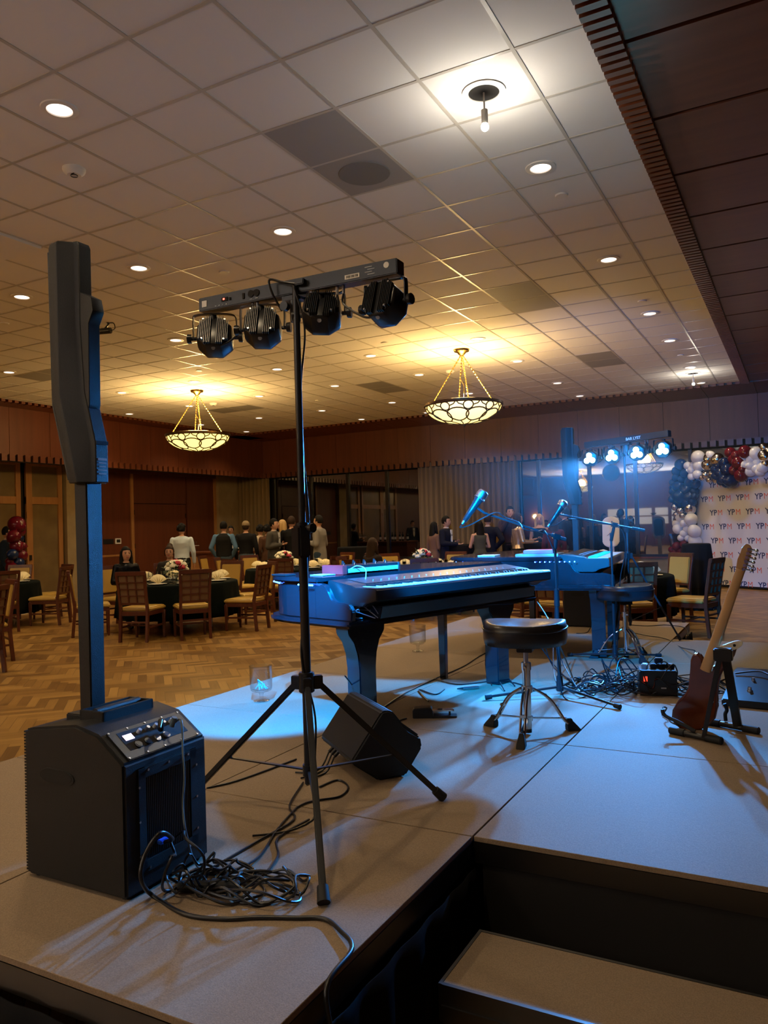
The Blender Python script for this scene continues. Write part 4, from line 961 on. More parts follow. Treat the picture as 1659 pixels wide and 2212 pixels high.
# ------------------------------------------------------------------ DRUM THRONES
def throne():
    o = thing('drum_throne', 'x', 'stool', (0, 0, SZ))
    H = .572; secs = []; n = 40
    def ring(k, z, sad): 
        out = []
        for i in range(n):
            q = 2*math.pi*i/n; rr_ = .228*(1+.06*math.cos(2*q)-.10*max(0, math.cos(q))**6)
            x, y = rr_*k*math.cos(q), rr_*k*math.sin(q)
            dz = sad*(.022*abs(math.sin(q))**2*k+.012*(max(0, math.cos(q))**3)*k-.016*(1-k))
            out.append(Vector((x, y, SZ+z+dz)))
        return out
    secs = [ring(.80, H-.105, 0), ring(.97, H-.10, 0), ring(1.0, H-.07, 0), ring(1.0, H-.03, .6), ring(.96, H-.005, 1), ring(.87, H+.0, 1), ring(.6, H-.012, 1), ring(.3, H-.018, 1), ring(.05, H-.018, 1)]
    MB().loft(secs).build('seat', 'vinyl', o, ang=80)
    MB().tube([Vector((a.x*1.004, a.y*1.004, a.z)) for a in ring(1.0, H-.032, .6)]+[ring(1.0, H-.032, .6)[0]], .004, 6, cap=False).build('seat_piping', 'vinyl', o)
    MB().box((0, 0, SZ+H-.125), (.10, .08, .04)).cyl((.03, 0, SZ+H-.12), (.085, 0, SZ+H-.12), .009, n=8).build('seat_clamp', 'metalblack', o, bev=.003)
    MB().cyl((0, 0, SZ+.26), (0, 0, SZ+H-.10), .0125, n=16).build('post', 'steel', o)
    MB().cyl((0, 0, SZ+.03), (0, 0, SZ+.34), .021, n=20).build('outer_tube', 'chrome', o); MB().cyl((0, 0, SZ+.01), (0, 0, SZ+.04), .019, n=16).build('tube_end', 'rubber', o)
    MB().cyl((0, 0, SZ+.215), (0, 0, SZ+.25), .03, n=18).cyl((0, 0, SZ+.07), (0, 0, SZ+.095), .028, n=18).build('leg_collar', 'chrome', o, bev=.003)
    MB().cyl((0, 0, SZ+.33), (0, 0, SZ+.37), .026, n=16).cyl((.02, 0, SZ+.35), (.05, 0, SZ+.35), .007, n=8).build('memory_lock', 'chrome', o, bev=.003)
    for k in range(3):
        a = R(120*k); d = Vector((math.cos(a), math.sin(a), 0)); e = Vector((-d.y, d.x, 0))
        l = MB()
        for s_ in (-1, 1):
            l.tube(spline([d*.03+e*.012*s_+Vector((0, 0, SZ+.235)), d*.12+e*.012*s_+Vector((0, 0, SZ+.175)), d*.20+e*.011*s_+Vector((0, 0, SZ+.06)), d*.232+e*.01*s_+Vector((0, 0, SZ+.03))], 5), .0065, 8)
        lg = l.build('leg', 'chrome', o)
        MB().box(d*.16+Vector((0, 0, SZ+.13)), (.02, .03, .012), Rz(a)).build('leg_rivet', 'chrome', lg)
        MB().frust(d*.03+Vector((0, 0, SZ+.082)), d*.215+Vector((0, 0, SZ+.065)), (.016, .006), (.016, .006)).build('brace', 'chrome', o)
        f = MB(); f.loft([[d*x+e*y*s+Vector((0, 0, SZ+z)) for y in (-1, 1) for s in (w_,)] + [d*(x+dx)+e*y*s+Vector((0, 0, SZ+z)) for y in (1, -1) for s in (w_,)] for x, dx, z, w_ in ((.215, .075, 0, .022), (.213, .06, .02, .021), (.214, .032, .05, .014), (.214, .026, .065, .011))])
        ft = f.build('rubber_foot', 'rubber', lg, bev=.003)
    return o
t1 = throne(); t1.location = (-1.27, 3.87, SZ); t1.rotation_euler = (0, 0, R(-80)); t1['label'] = 'nearest black drum throne with chrome tripod legs in front of the keyboard'; t1['group'] = 'drum thrones'
WM[t1.name] = Matrix.Translation(t1.location) @ Matrix.Rotation(R(-80), 4, 'Z')
dup(t1, (-1.23, 6.25, SZ), R(-50), 'farther black drum throne lit blue, between microphone stand and guitar')

# ------------------------------------------------------------------ MICROPHONE STANDS
def mic_stand(label, base, zp, boomA, boomB, clip, mic0, mic1, mlabel, legs, rr, capsule):
    b = Vector((base[0], base[1], SZ)); o = thing('microphone_stand', label, 'microphone stand', b)
    pz = Vector((base[0], base[1], zp))
    MB().cyl(b+Vector((0, 0, .03)), b+Vector((0, 0, .62)), .012, n=14).build('lower_tube', 'metalblack', o)
    MB().cyl(b+Vector((0, 0, .6)), pz, .0085, n=12).build('upper_tube', 'metalblack', o)
    MB().cyl(b+Vector((0, 0, .56)), b+Vector((0, 0, .67)), .019, .016, 12).build('clutch', 'plastic2', o, bev=.003)
    MB().cyl(b+Vector((0, 0, .03)), b+Vector((0, 0, .13)), .024, .018, 14).build('base_hub', 'plastic2', o, bev=.004)
    for a in legs:
        d = Vector((math.cos(R(a)), math.sin(R(a)), 0)); l = MB().cyl(b+d*.02+Vector((0, 0, .055)), b+d*rr+Vector((0, 0, .018)), .008, n=10).build('leg', 'metalblack', o)
        MB().cyl(b+d*(rr-.03)+Vector((0, 0, .019)), b+d*(rr+.01)+Vector((0, 0, .016)), .014, .016, 10).build('rubber_tip', 'rubber', l)
    A = Vector(boomA); B = Vector(boomB); ax = (B-A).normalized()
    MB().cyl(A, B, .0065, n=10).build('boom', 'metalblack', o)
    MB().cyl(B-ax*.10, B, .012, n=12).build('boom_counterweight', 'rubber', o)
    k = A+ax*((pz-A).dot(ax)); s_ = ax.cross(Vector((0, 0, 1))).normalized()
    MB().box(k, (.045, .03, .035), Matrix((ax, s_, ax.cross(s_))).transposed()).cyl(k-s_*.015, k-s_*.05, .012, n=10).cyl(pz-Vector((0, 0, .06)), k, .014, .012, 10).build('boom_clutch', 'plastic2', o, bev=.003)
    MB().cyl(k+ax*.0-s_*.05, k-s_*.05+Vector((.0, 0, .03)), .005, n=8).build('wing_screw', 'plastic2', o)
    m0 = Vector(mic0); m1 = Vector(mic1); mx = (m1-m0).normalized(); L = (m1-m0).length
    cl = m0.lerp(m1, .5)
    MB().cyl(A, cl, .008, n=10).cyl(cl-mx*.03, cl+mx*.03, .021, .023, 16, False).build('microphone_clip', 'plastic2', o)
    m = thing('microphone', mlabel, 'microphone', cl)
    rad = .0225
    def along(p): # profile lathe along mx
        a = mx.orthogonal().normalized(); rot = Matrix((a, mx.cross(a), mx)).transposed(); return MB().lathe(p, m0, 24, rot)
    along([(.0001, 0), (rad*.6, 0), (rad*.62, L*.02), (rad*.7, L*.03), (rad*1.0, L*.52), (rad*1.15, L*.66), (rad*1.3, L*.72), (rad*1.3, L*.735)]).build('handle', 'plastic2', m)
    along([(.0001, -.022), (rad*.52, -.022), (rad*.55, .0), (rad*.0001, .0)]).build('connector', 'steel', m)
    hr = rad*1.42
    if capsule: along([(hr*.9, L*.73), (hr*1.05, L*.80), (hr*1.08, L*.90), (hr*1.0, L*.97), (hr*.75, L*1.0), (.0001, L*1.005)]).build('grille', 'steel', m)
    else: along([(hr*.85, L*.73), (hr*1.1, L*.79), (hr*1.22, L*.86), (hr*1.1, L*.94), (hr*.7, L*.99), (.0001, L*1.005)]).build('grille', 'steel', m)
    along([(hr*1.0, L*.735), (hr*1.14, L*.75), (hr*1.14, L*.77), (hr*1.0, L*.785)]).build('grille_ring', 'steel', m)
    return o, m0-mx*.022, A, B, k
D1 = 4.84; 
def dp(px, py, d): return at(px, py, dist=d)
D1 = dp(0, 0, 1) ; dd1 = Vector((-1.34, 4.78, 0)).dot(Vector((fw.x, fw.y, 0)))
o, tail, A, B, k = mic_stand('nearest boom microphone stand behind the near stool', (-1.36, 4.80), 1.385, dp(1046, 1108, dd1-.05), dp(1222, 1166, dd1+.02), None, dp(1003, 1126, dd1-.06), dp(1046, 1061, dd1-.04), 'black microphone with blue-lit head on the nearest boom stand', (-30, 90, 215), .47, True)
tag(MB().tube(spline([tail, tail-Vector((.015, 0, .02)), dp(1015, 1134, dd1-.05), dp(1045, 1118, dd1-.05), dp(1072, 1107, dd1-.07), dp(1092, 1118, dd1), dp(1120, 1128, dd1-.03), dp(1132, 1143, dd1-.05), dp(1160, 1148, dd1-.03), dp(1180, 1152, dd1-.02), Vector((-1.34, 4.77, 1.2)), Vector((-1.375, 4.8, .9)), Vector((-1.35, 4.76, .55)), Vector((-1.30, 4.7, SZ+.006)), Vector((-1.2, 4.8, SZ+.006))], 6), .0038, 6).build('microphone_cable', 'cable'), 'cable looping from the nearest microphone along its boom', 'cable')
dd2 = Vector((-1.27, 6.1, 0)).dot(Vector((fw.x, fw.y, 0)))
o, tail, A, B, k = mic_stand('farther boom microphone stand left of the far light stand', (-1.29, 6.12), 1.395, dp(1202, 1110, dd2-.05), dp(1392, 1146, dd2), None, dp(1187, 1133, dd2-.06), dp(1220, 1082, dd2-.04), 'blue-lit microphone on the farther boom stand', (-75, 45, 165), .40, False)
tag(MB().tube(spline([tail, tail-Vector((.02, 0, .0)), dp(1200, 1134, dd2-.05), dp(1222, 1122, dd2-.05), dp(1250, 1122, dd2), dp(1290, 1130, dd2-.03), dp(1325, 1135, dd2-.05), dp(1345, 1148, dd2-.03), dp(1351, 1190, dd2-.02), dp(1340, 1250, dd2-.03), dp(1338, 1330, dd2-.03), Vector((-1.25, 6.0, SZ+.006)), Vector((-1.1, 5.8, SZ+.006))], 6), .0038, 6).build('microphone_cable', 'cable'), 'cable hanging from the farther microphone boom', 'cable')
# ------------------------------------------------------------------ GUITAR, ITS STAND, PEDALBOARD, POWER BOX
GY_ = 4.26
def gp(px, py, y=None): 
    # the guitar leans: higher points sit nearer the camera
    p = at(px, py, Y=GY_); z = p.z-SZ; return at(px, py, Y=GY_-.16*z)
bodypx = [(1462, 1572), (1450, 1556), (1452, 1535), (1462, 1518), (1478, 1502), (1486, 1488), (1488, 1470), (1490, 1450), (1491, 1428), (1495, 1416), (1502, 1412), (1510, 1414), (1517, 1424), (1519, 1436), (1528, 1444), (1540, 1444), (1549, 1434), (1556, 1420), (1566, 1408), (1578, 1398), (1588, 1396), (1590, 1404), (1586, 1418), (1576, 1432), (1564, 1446), (1556, 1462), (1551, 1482), (1549, 1505), (1550, 1530), (1545, 1553), (1532, 1568), (1512, 1578), (1485, 1580)]
go = gp(1500, 1500)
o = thing('electric_guitar', 'walnut electric guitar with maple neck seen from behind on a floor stand', 'guitar', go)
P3 = [gp(*q) for q in bodypx]
gn = Vector((.10, 1, .16)).normalized()
m = MB(); n = len(P3); m.add(P3+[p+gn*.045 for p in P3], [tuple(range(n))[::-1], tuple(range(n, 2*n))]+[(i, (i+1) % n, n+(i+1) % n, n+i) for i in range(n)])
m.build('body', 'rosewood', o, bev=.012, seg=3, ang=60)
na = gp(1528, 1437); nb = gp(1598, 1236); ax = (nb-na).normalized(); sx = ax.cross(gn).normalized()
def nsec(p, w, d): return [p+sx*w*math.cos(q)-gn*max(0, math.sin(q))*d+gn*(.006 if math.sin(q) < -.1 else 0) for q in [2*math.pi*i/14 for i in range(14)]]
MB().loft([nsec(na-ax*.03, .028, .016), nsec(na+ax*.05, .026, .014), nsec(nb, .0215, .012), nsec(nb+ax*.015, .022, .009)]).build('neck', 'maple', o, ang=60)
hpx = [(1592, 1238), (1590, 1226), (1593, 1208), (1600, 1192), (1603, 1182), (1611, 1175), (1620, 1178), (1625, 1188), (1622, 1200), (1616, 1218), (1611, 1233), (1603, 1243)]
HP = [gp(*q)-gn*.002 for q in hpx]; n = len(HP); m = MB(); m.add(HP+[p+gn*.014 for p in HP], [tuple(range(n))[::-1], tuple(range(n, 2*n))]+[(i, (i+1) % n, n+(i+1) % n, n+i) for i in range(n)])
m.build('headstock', 'maple', o, bev=.003)
for k in range(6):
    q = gp(1622-2.3*k, 1187+8.6*k)+sx*(-0.0); e = (gp(1632-2.0*k, 1189+8.6*k)-q).normalized()
    MB().cyl(q, q+e*.020, .004, n=8).sph(q+e*.026, .0085, 10, (1, .6, 1)).box(q-gn*.006-e*.008, (.014, .012, .014)).build('tuning_peg', 'chrome', o)
q = gp(1529, 1441)-gn*.003; MB().box(q, (.05, .003, .026), Matrix((sx, gn, ax)).transposed()).build('neck_plate', 'chrome', o, bev=.003)
# cream rounded pad on the upper horn
q0 = gp(1577, 1394)-gn*.03; ux = (gp(1596, 1386)-gp(1558, 1400)).normalized(); vx = gn.cross(ux).normalized()
pad = [(.044*math.cos(t)+(.03 if math.cos(t) > 0 else -.02)-.005, .020*math.sin(t)) if math.cos(t) > -.3 else (-.055, .018*(1 if math.sin(t) > 0 else -1)) for t in [2*math.pi*i/24 for i in range(24)]]
o2 = tag(MB().prism(pad, q0, ux, vx, -gn, .008).build('strap_pad', 'cream', bev=.003), 'cream rounded pad with small dark mark lying on the guitar horn', 'strap pad')
MB().prism([(-.004, -.006), (.004, -.008), (.010, 0), (.003, .007), (-.006, .004)], q0+ux*.028-gn*.0081, ux, vx, -gn, .001).build('dark_mark', 'dark', o2)
# A-frame stand
o = thing('guitar_stand', 'black A-frame guitar stand with round base tubes holding the guitar', 'guitar stand', at(1540, 1590, z=SZ))
def sp(px, py, z=.018): return at(px, py, z=SZ+z)
b1a, b1b = sp(1447, 1577), sp(1560, 1601); b2a, b2b = sp(1523, 1557), sp(1640, 1579)
for a, b in ((b1a, b1b), (b2a, b2b)):
    t_ = (b-a).normalized(); MB().cyl(a, b, .0145, n=14).build('base_tube', 'metalblack', o)
    for e in (a, b-t_*.085): MB().cyl(e, e+t_*.085, .0185, n=14).build('foam_grip', 'rubber', o, bev=.003)
yt = b1a.lerp(b1b, .62).y; 
hd = at(1560, 1418, Y=(b1a.lerp(b1b, .6).y+b2a.lerp(b2b, .6).y)/2-.12)
MB().frust(b1a.lerp(b1b, .66), hd+Vector((-.012, -.01, -.01)), (.042, .02), (.038, .024)).build('front_upright', 'metalblack', o, bev=.002)
MB().frust(b2a.lerp(b2b, .62), hd+Vector((.015, .02, -.01)), (.042, .02), (.038, .024)).build('rear_upright', 'metalblack', o, bev=.002)
MB().box(hd+Vector((.005, 0, .01)), (.085, .07, .06)).build('hinge_head', 'plastic2', o, bev=.006)
mp = b1a.lerp(b1b, .66).lerp(hd, .45); MB().cyl(mp-Vector((0, .008, 0)), mp-Vector((0, .014, 0)), .009, n=12).build('bolt', 'steel', o)
for a, b in ((b1a.lerp(b1b, .5), (1431, 1532)), (b2a.lerp(b2b, .4), (1565, 1520))):
    e = at(*b, Y=a.y+.03); MB().tube(spline([a+Vector((0, 0, .02)), a.lerp(e, .5)+Vector((0, 0, -.0)), e+Vector((.01, 0, -.03)), e]), .0095, 10).build('cradle_arm', 'rubber', o)
# pedal board
o = thing('pedal_board', 'black wedge pedalboard with chrome foot switches behind the guitar stand', 'pedalboard', (0.05, 5.05, SZ), -.10)
Pm = WM[o.name]; L_ = lambda p: Pm @ Vector(p)
def pbx(a, b, n_, m_, bev=.002):
    mb = MB(); vs = [L_((x, y, z)) for x in (a[0], b[0]) for y in (a[1], b[1]) for z in (a[2], b[2])]; mb.add(vs, [(0, 1, 3, 2), (4, 6, 7, 5), (0, 4, 5, 1), (2, 3, 7, 6), (0, 2, 6, 4), (1, 5, 7, 3)]); return mb.build(n_, m_, o, bev=bev)
MB().loft([[L_((x, -.24, 0)), L_((x, .27, 0)), L_((x, .27, .14)), L_((x, .16, .135)), L_((x, -.24, .04))] for x in (-.46, .6)]).build('case', 'plastic2', o, bev=.006)
for k in range(6):
    z = .075+.0; c = L_((-.33+.14*k, -.10+.0, .082)); MB().cyl(c-Vector((0, 0, .01)), c+Vector((0, 0, .012)), .011, n=12).cyl(c-Vector((0, 0, .012)), c-Vector((0, 0, .004)), .016, n=12).build('foot_switch', 'chrome', o)
    c = L_((-.33+.14*k, .04, .11)); MB().cyl(c-Vector((0, 0, .01)), c+Vector((0, 0, .014)), .011, .009, 12).build('control_knob', 'steel', o)
for k in range(5):
    c = L_((-.165, -.15+.045*k, .068+.011*k)); MB().cyl(c-Vector((0, 0, .01)), c+Vector((0, 0, .02)), .008, n=10).build('chrome_toggle', 'chrome', o)
MB().tube(spline([L_((-.44, .1, .13)), L_((-.3, .12, .15)), L_((-.2, .02, .12)), L_((-.17, .0, .12))]), .005, 8).build('patch_lead', 'cable', o)
# power box on the floor among the cables
o = thing('power_box', 'black power box with red lit switch amid the cable pile', 'power unit', (-.82, 5.08, SZ), .25)
Pm2 = WM[o.name]; L2 = lambda p: Pm2 @ Vector(p)
MB().loft([[L2((x, y, z)) for x, y in ((-.11, -.09), (.11, -.09), (.11, .10), (-.11, .10))] for z in (0.004, .155)]).build('case', 'plastic2', o, bev=.005)
MB().box(L2((-.075, -.092, .105)), (.022, .006, .03), Rz(.25)).build('red_switch', mat('red_switch', (.6, .02, .02), .3, emit=(1, .05, .02), estr=1.2), o)
MB().box(L2((.03, -.092, .05)), (.03, .003, .008), Rz(.25)).build('printed_label', 'grey', o)
for k in range(4):
    c = L2((-.07+.05*k, .0, .155)); MB().box(c+Vector((0, 0, .015)), (.035, .05, .03), Rz(.3*k)).build('plug', 'plastic2' if k else 'steel', o, bev=.004)
MB().box(L2((.02, .07, .155)), (.05, .04, .11), Rz(.25)).build('adapter', 'plastic2', o, bev=.005)
# connector lying alone
p = at(1000, 1487, z=SZ+.012); q = at(1028, 1485, z=SZ+.012)
o = thing('cable_connector', 'silver cable connector lying alone on the stage by the piano leg', 'connector', p)
MB().cyl(p, q, .011, n=14).cyl(q, q+(q-p).normalized()*.02, .009, n=12).build('barrel', 'steel', o, bev=.001); MB().cyl(p, p-(q-p).normalized()*.04, .009, .004, 12).build('boot', 'rubber', o)
# ------------------------------------------------------------------ CABLES
def cable(pts, label, r=.0042, m='cable', grp=None, k=7, cat='cable', nm='cable'):
    P_ = [at(*p[:2], z=SZ+(p[2] if len(p) > 2 else r+.001)) if len(p) < 4 else Vector(p[:3]) for p in pts]
    return tag(MB().tube(spline(P_, k), r, 6).build(nm, m), label, cat, grp)
cable([(960, 1489), (940, 1500), (905, 1490), (925, 1515)], 'short black cable at the lone connector')
cable([(828, 1528), (870, 1500), (940, 1466), (1000, 1440), (1040, 1415), (1085, 1392)], 'straight black cable crossing the stage from the piano to the near stool')
cable([(938, 1466), (985, 1478), (1030, 1475), (1080, 1470), (1130, 1480), (1180, 1500)], 'wavy black cable under the near stool')
cable([(878, 1552), (865, 1556), (845, 1568), (838, 1590)], 'thin lead of the sustain pedal')
cable([(745, 1460, .3), (770, 1490, .15), (800, 1515, .03), (818, 1532)], 'black cable hanging beside the nearest piano leg')
for i, (a, b) in enumerate((((1052, 1372, .28), (1062, 1480)), ((1070, 1372, .28), (1090, 1492)), ((1085, 1375, .26), (1112, 1482)), ((1170, 1372, .3), (1235, 1470)), ((1195, 1376, .26), (1215, 1500)))):
    mid = ((a[0]+b[0])/2-8, (a[1]+b[1])/2+18, .06)
    cable([a, mid, b], 'one of the cables drooping behind the near drum throne seat', .0045, grp='cables drooping behind the near stool')
# near coil pile beside the subwoofer
def coil(cx_, cy_, rx, ry, turns, seed, label, grp, r=.0042, zmax=.05, start=None, end=None, n0=10, m='cable'):
    rr = random.Random(seed); P_ = []; 
    if start: P_ += [Vector(s_) for s_ in start]
    a0 = rr.uniform(0, 6); N = int(turns*n0)
    ox = oy = 0
    for i in range(N):
        a = a0+2*math.pi*i/n0; k = rr.uniform(.75, 1.15)
        if i % n0 == 0: ox, oy = rr.uniform(-.35, .35)*rx, rr.uniform(-.35, .35)*ry
        P_.append(Vector((cx_+ox+rx*k*math.cos(a), cy_+oy+ry*k*math.sin(a), SZ+r+.002+rr.random()**2*zmax)))
    if end: P_ += [Vector(s_) for s_ in end]
    return tag(MB().tube(spline(P_, 4), r, 6).build('coiled_cable', m), label, 'cable', grp)
sp0 = Vector((-1.765, 1.83, SZ+.14))
G1 = 'coiled cables beside the nearest subwoofer'
LB = 'black cable in the heap beside the nearest subwoofer'
def F_(px, py, z=.006): return at(px, py, z=SZ+z)
coil(-1.52, 1.90, .15, .10, 2.6, 11, LB, G1, start=[F_(640, 1745), F_(600, 1790), F_(560, 1850)])
coil(-1.60, 1.86, .13, .09, 2.6, 12, LB, G1, start=[F_(655, 1690), F_(625, 1740), F_(635, 1770), F_(560, 1815)], zmax=.07)
coil(-1.55, 1.84, .17, .08, 2.3, 13, LB, G1, start=[F_(668, 1770), F_(600, 1810), F_(600, 1850)])
coil(-1.66, 1.84, .09, .07, 2.2, 15, LB, G1, zmax=.08)
coil(-1.45, 1.93, .11, .07, 2.0, 16, LB, G1)
# thick lead looping from the rear panel and off the stage edge
e0 = Vector((-1.765, 1.79, SZ+.135))
tag(MB().tube(spline([e0, e0+Vector((.04, -.01, .02)), at(345, 1800, Y=1.70), at(312, 1850, Y=1.66), at(305, 1900, Y=1.64), F_(330, 1935), F_(400, 1975), F_(480, 1985), F_(560, 1982), F_(640, 1983), F_(700, 1985), F_(735, 2010, .01), F_(760, 2050, .012), Vector((-1.03, 1.56, SZ-.0)), Vector((-1.005, 1.54, SZ-.12)), Vector((-1.0, 1.52, .15)), Vector((-.98, 1.5, .01)), Vector((-.9, 1.4, .012))], 8), .0065, 10).build('thick_cable', 'cable'), 'thick black power cord looping from subwoofer and dropping over the stage edge', 'cord')
tag(MB().tube(spline([e0+Vector((0, .05, 0)), e0+Vector((.05, .03, .03)), at(400, 1810, Y=1.75), at(440, 1850, Y=1.76), F_(430, 1900), F_(380, 1890)], 8), .0045, 8).build('cable', 'cable'), 'black cable arching from the rear panel of the subwoofer into the heap', 'cable')
tag(MB().tube(spline([e0+Vector((-.0, .02, 0)), e0+Vector((.06, -.02, -.02)), at(372, 1850, Y=1.7), at(352, 1900, Y=1.70), F_(360, 1925), F_(420, 1900)], 8), .0045, 8).build('cable', 'cable'), 'black cable dropping straight from the subwoofer plug', 'cable')
j0 = Vector((-1.83, 1.90, SZ+.46))
tag(MB().tube(spline([j0, j0+Vector((.03, .01, .02)), at(395, 1625, Y=1.88), at(398, 1680, Y=1.86), at(395, 1740, Y=1.84), at(402, 1800, Y=1.82), F_(425, 1870), F_(470, 1890)], 8), .0035, 8).cyl(j0, j0+Vector((.012, 0, .03)), .009, n=10).build('signal_cable', mat('grey_cable', (.12, .16, .18), .4)), 'thin cyan-lit signal cable plugged into the subwoofer control panel', 'cable')
j1 = j0+Vector((-.005, -.045, 0))
tag(MB().cyl(j1, j1+Vector((.02, -.02, .035)), .010, .009, 12).cyl(j1+Vector((.02, -.02, .035)), j1+Vector((.045, -.05, .02)), .007, .004, 10).build('plug', 'plastic2'), 'black angled plug in the subwoofer control panel', 'plug')
p = F_(385, 1915, .02); MBp = MB().cyl(p, p+Vector((.09, .045, 0)), .017, n=12).cyl(p+Vector((.09, .045, 0)), p+Vector((.17, .08, 0)), .022, .016, 12); tag(MBp.build('cable_coupler', 'rubber', bev=.003), 'fat black cable coupler lying in the near cable heap', 'coupler')
cable([(690, 1700), (730, 1685), (752, 1700), (735, 1720), (690, 1728), (660, 1735), (640, 1745)], 'loop of black cable under the wedge monitor')
cable([(640, 1640), (560, 1670), (500, 1690), (447, 1702)], 'black cable running left behind the light stand toward the subwoofer')
# far heap
G2 = 'tangled cables in the far heap behind the near stool'; LB2 = 'black cable in the big tangled heap around the power box'
for i, (cx_, cy_, rx, ry, tn) in enumerate(((-1.12, 5.02, .17, .14, 3), (-1.05, 4.95, .14, .12, 3), (-1.18, 5.1, .2, .12, 3), (-.95, 5.0, .18, .12, 3), (-.62, 5.2, .2, .15, 3), (-.68, 5.1, .16, .13, 3), (-.55, 5.3, .18, .1, 2), (-1.0, 5.25, .25, .14, 2), (-1.25, 4.95, .12, .1, 3), (-.78, 5.3, .22, .12, 2), (-.85, 5.1, .17, .10, 2.5), (-1.1, 5.1, .1, .1, 3))):
    coil(cx_, cy_, rx, ry, tn, 50+i, LB2, G2, zmax=.22 if i in (3, 10, 5) else .09, n0=9)
cable([(1500, 1408, .12), (1500, 1405, .14), (1470, 1398), (1440, 1380), (1400, 1373), (1365, 1366)], 'cable snaking from the guitar toward the far light stand')
cable([(1245, 1368), (1268, 1366), (1280, 1350, .05), (1310, 1330, .12)], 'cable with plug before the far subwoofer')
cable([(1365, 1350), (1400, 1352), (1440, 1350), (1480, 1356), (1485, 1372)], 'cable along the far stage corner')
cable([(1430, 1545), (1440, 1530, .05), (1432, 1530, .06), (1450, 1560, .03), (1480, 1565, .02), (1500, 1550, .03)], 'cable looped around the guitar cradle')
for i, (a, b, c_) in enumerate((((1170, 1400, .2), (1200, 1440, .08), (1240, 1480)), ((1180, 1340, .4), (1215, 1430, .12), (1255, 1500)), ((1160, 1300, .5), (1190, 1350, .5), (1240, 1470)))):
    cable([a, b, c_], 'cable falling from the nearest piano toward the far heap', grp='cables between nearest piano and far heap')
cable([(1659, 1478), (1600, 1472), (1570, 1466), (1540, 1480), (1500, 1500), (1460, 1500)], 'cable from the pedalboard to the heap')
# ------------------------------------------------------------------ DINING CHAIRS
def dining_chair():
    """chair at the origin facing -Y (towards its table); rear legs at y=+.24"""
    o = thing('dining_chair', 'x', 'chair')
    rk = lambda z: .235+(.0 if z < .45 else (z-.45)*.16)+(.10*max(0, .42-z)**1.2)
    # rear posts, curved
    for s_ in (-1, 1):
        zs = [0, .12, .25, .38, .46, .6, .75, .9, .955]
        secs = []
        for z in zs:
            x = s_*(.20+.01*(z > .8)); y = rk(z); w_, d = .019, (.022 if z < .6 else .018)
            secs.append([Vector((x-w_, y-d, z)), Vector((x+w_, y-d, z)), Vector((x+w_, y+d, z)), Vector((x-w_, y+d, z))])
        MB().loft(secs).build('rear_leg', 'mahog', o, bev=.003, seg=1)
        MB().loft([[Vector((s_*.215-a, -.23-a, z)), Vector((s_*.215+a, -.23-a, z)), Vector((s_*.215+a, -.23+a, z)), Vector((s_*.215-a, -.23+a, z))] for z, a in ((0, .015), (.40, .022))]).build('front_leg', 'mahog', o, bev=.003, seg=1)
        MB().box((s_*.21, 0, .20), (.018, .45, .025)).build('side_stretcher', 'mahog', o)
    m = MB().box((0, -.235, .395), (.43, .025, .06)).box((-.21, 0, .395), (.025, .46, .06)).box((.21, 0, .395), (.025, .46, .06)).box((0, .235, .395), (.40, .025, .06)).box((0, .235, .27), (.38, .018, .025)).box((0, -.02, .2), (.42, .018, .022))
    m.build('seat_rail', 'mahog', o, bev=.002, seg=1)
    MB().loft([[Vector((x*k, y*k-.005, z)) for x, y in ((-.235, -.26), (.235, -.26), (.23, .22), (-.23, .22))] for z, k in ((.422, .97), (.445, 1.0), (.47, .98), (.483, .86))]).build('seat', 'gold', o, bev=.012)
    # back: front upholstery, lattice behind
    def Yb(z, off): return rk(z)+off
    def slab(x0, x1, z0, z1, o0, o1, nm, mt, bev=0):
        m = MB(); m.add([(x, Yb(z, off), z) for x in (x0, x1) for off in (o0, o1) for z in (z0, z1)], [(0, 1, 3, 2), (4, 6, 7, 5), (0, 4, 5, 1), (2, 3, 7, 6), (0, 2, 6, 4), (1, 5, 7, 3)])
        return m.build(nm, mt, o, bev=bev)
    slab(-.185, .185, .545, .925, -.035, -.005, 'back_cushion', 'gold', .01)
    slab(-.18, .18, .55, .92, -.004, .002, 'back_panel', 'brownup')
    slab(-.225, .225, .925, .985, -.022, .024, 'top_rail', 'mahog', .006); slab(-.19, .19, .515, .55, -.015, .015, 'bottom_rail', 'mahog', .003)
    m = MB()
    for x in (-.0625, .0625): m.add([(a, Yb(z, off), z) for a in (x-.009, x+.009) for off in (.002, .016) for z in (.55, .93)], [(0, 1, 3, 2), (4, 6, 7, 5), (0, 4, 5, 1), (2, 3, 7, 6), (0, 2, 6, 4), (1, 5, 7, 3)])
    for z in (.643, .737, .831): m.add([(a, Yb(zz, off), zz) for a in (-.185, .185) for off in (.002, .018) for zz in (z-.008, z+.008)], [(0, 1, 3, 2), (4, 6, 7, 5), (0, 4, 5, 1), (2, 3, 7, 6), (0, 2, 6, 4), (1, 5, 7, 3)])
    m.build('lattice', 'mahog', o)
    return o
ch0 = dining_chair(); first_chair = [True]
def place_chair(x, y, ang, label, group):
    """ang = direction from the table centre to the chair, degrees"""
    rz = R(ang)-math.pi/2
    if first_chair[0]:
        first_chair[0] = False; o = ch0; o.location = (x, y, 0); o.rotation_euler = (0, 0, rz); o['label'] = label; o['group'] = group; WM[o.name] = Matrix.Translation((x, y, 0)) @ Matrix.Rotation(rz, 4, 'Z')
        return o
    return dup(ch0, (x, y, 0), rz, label, group)
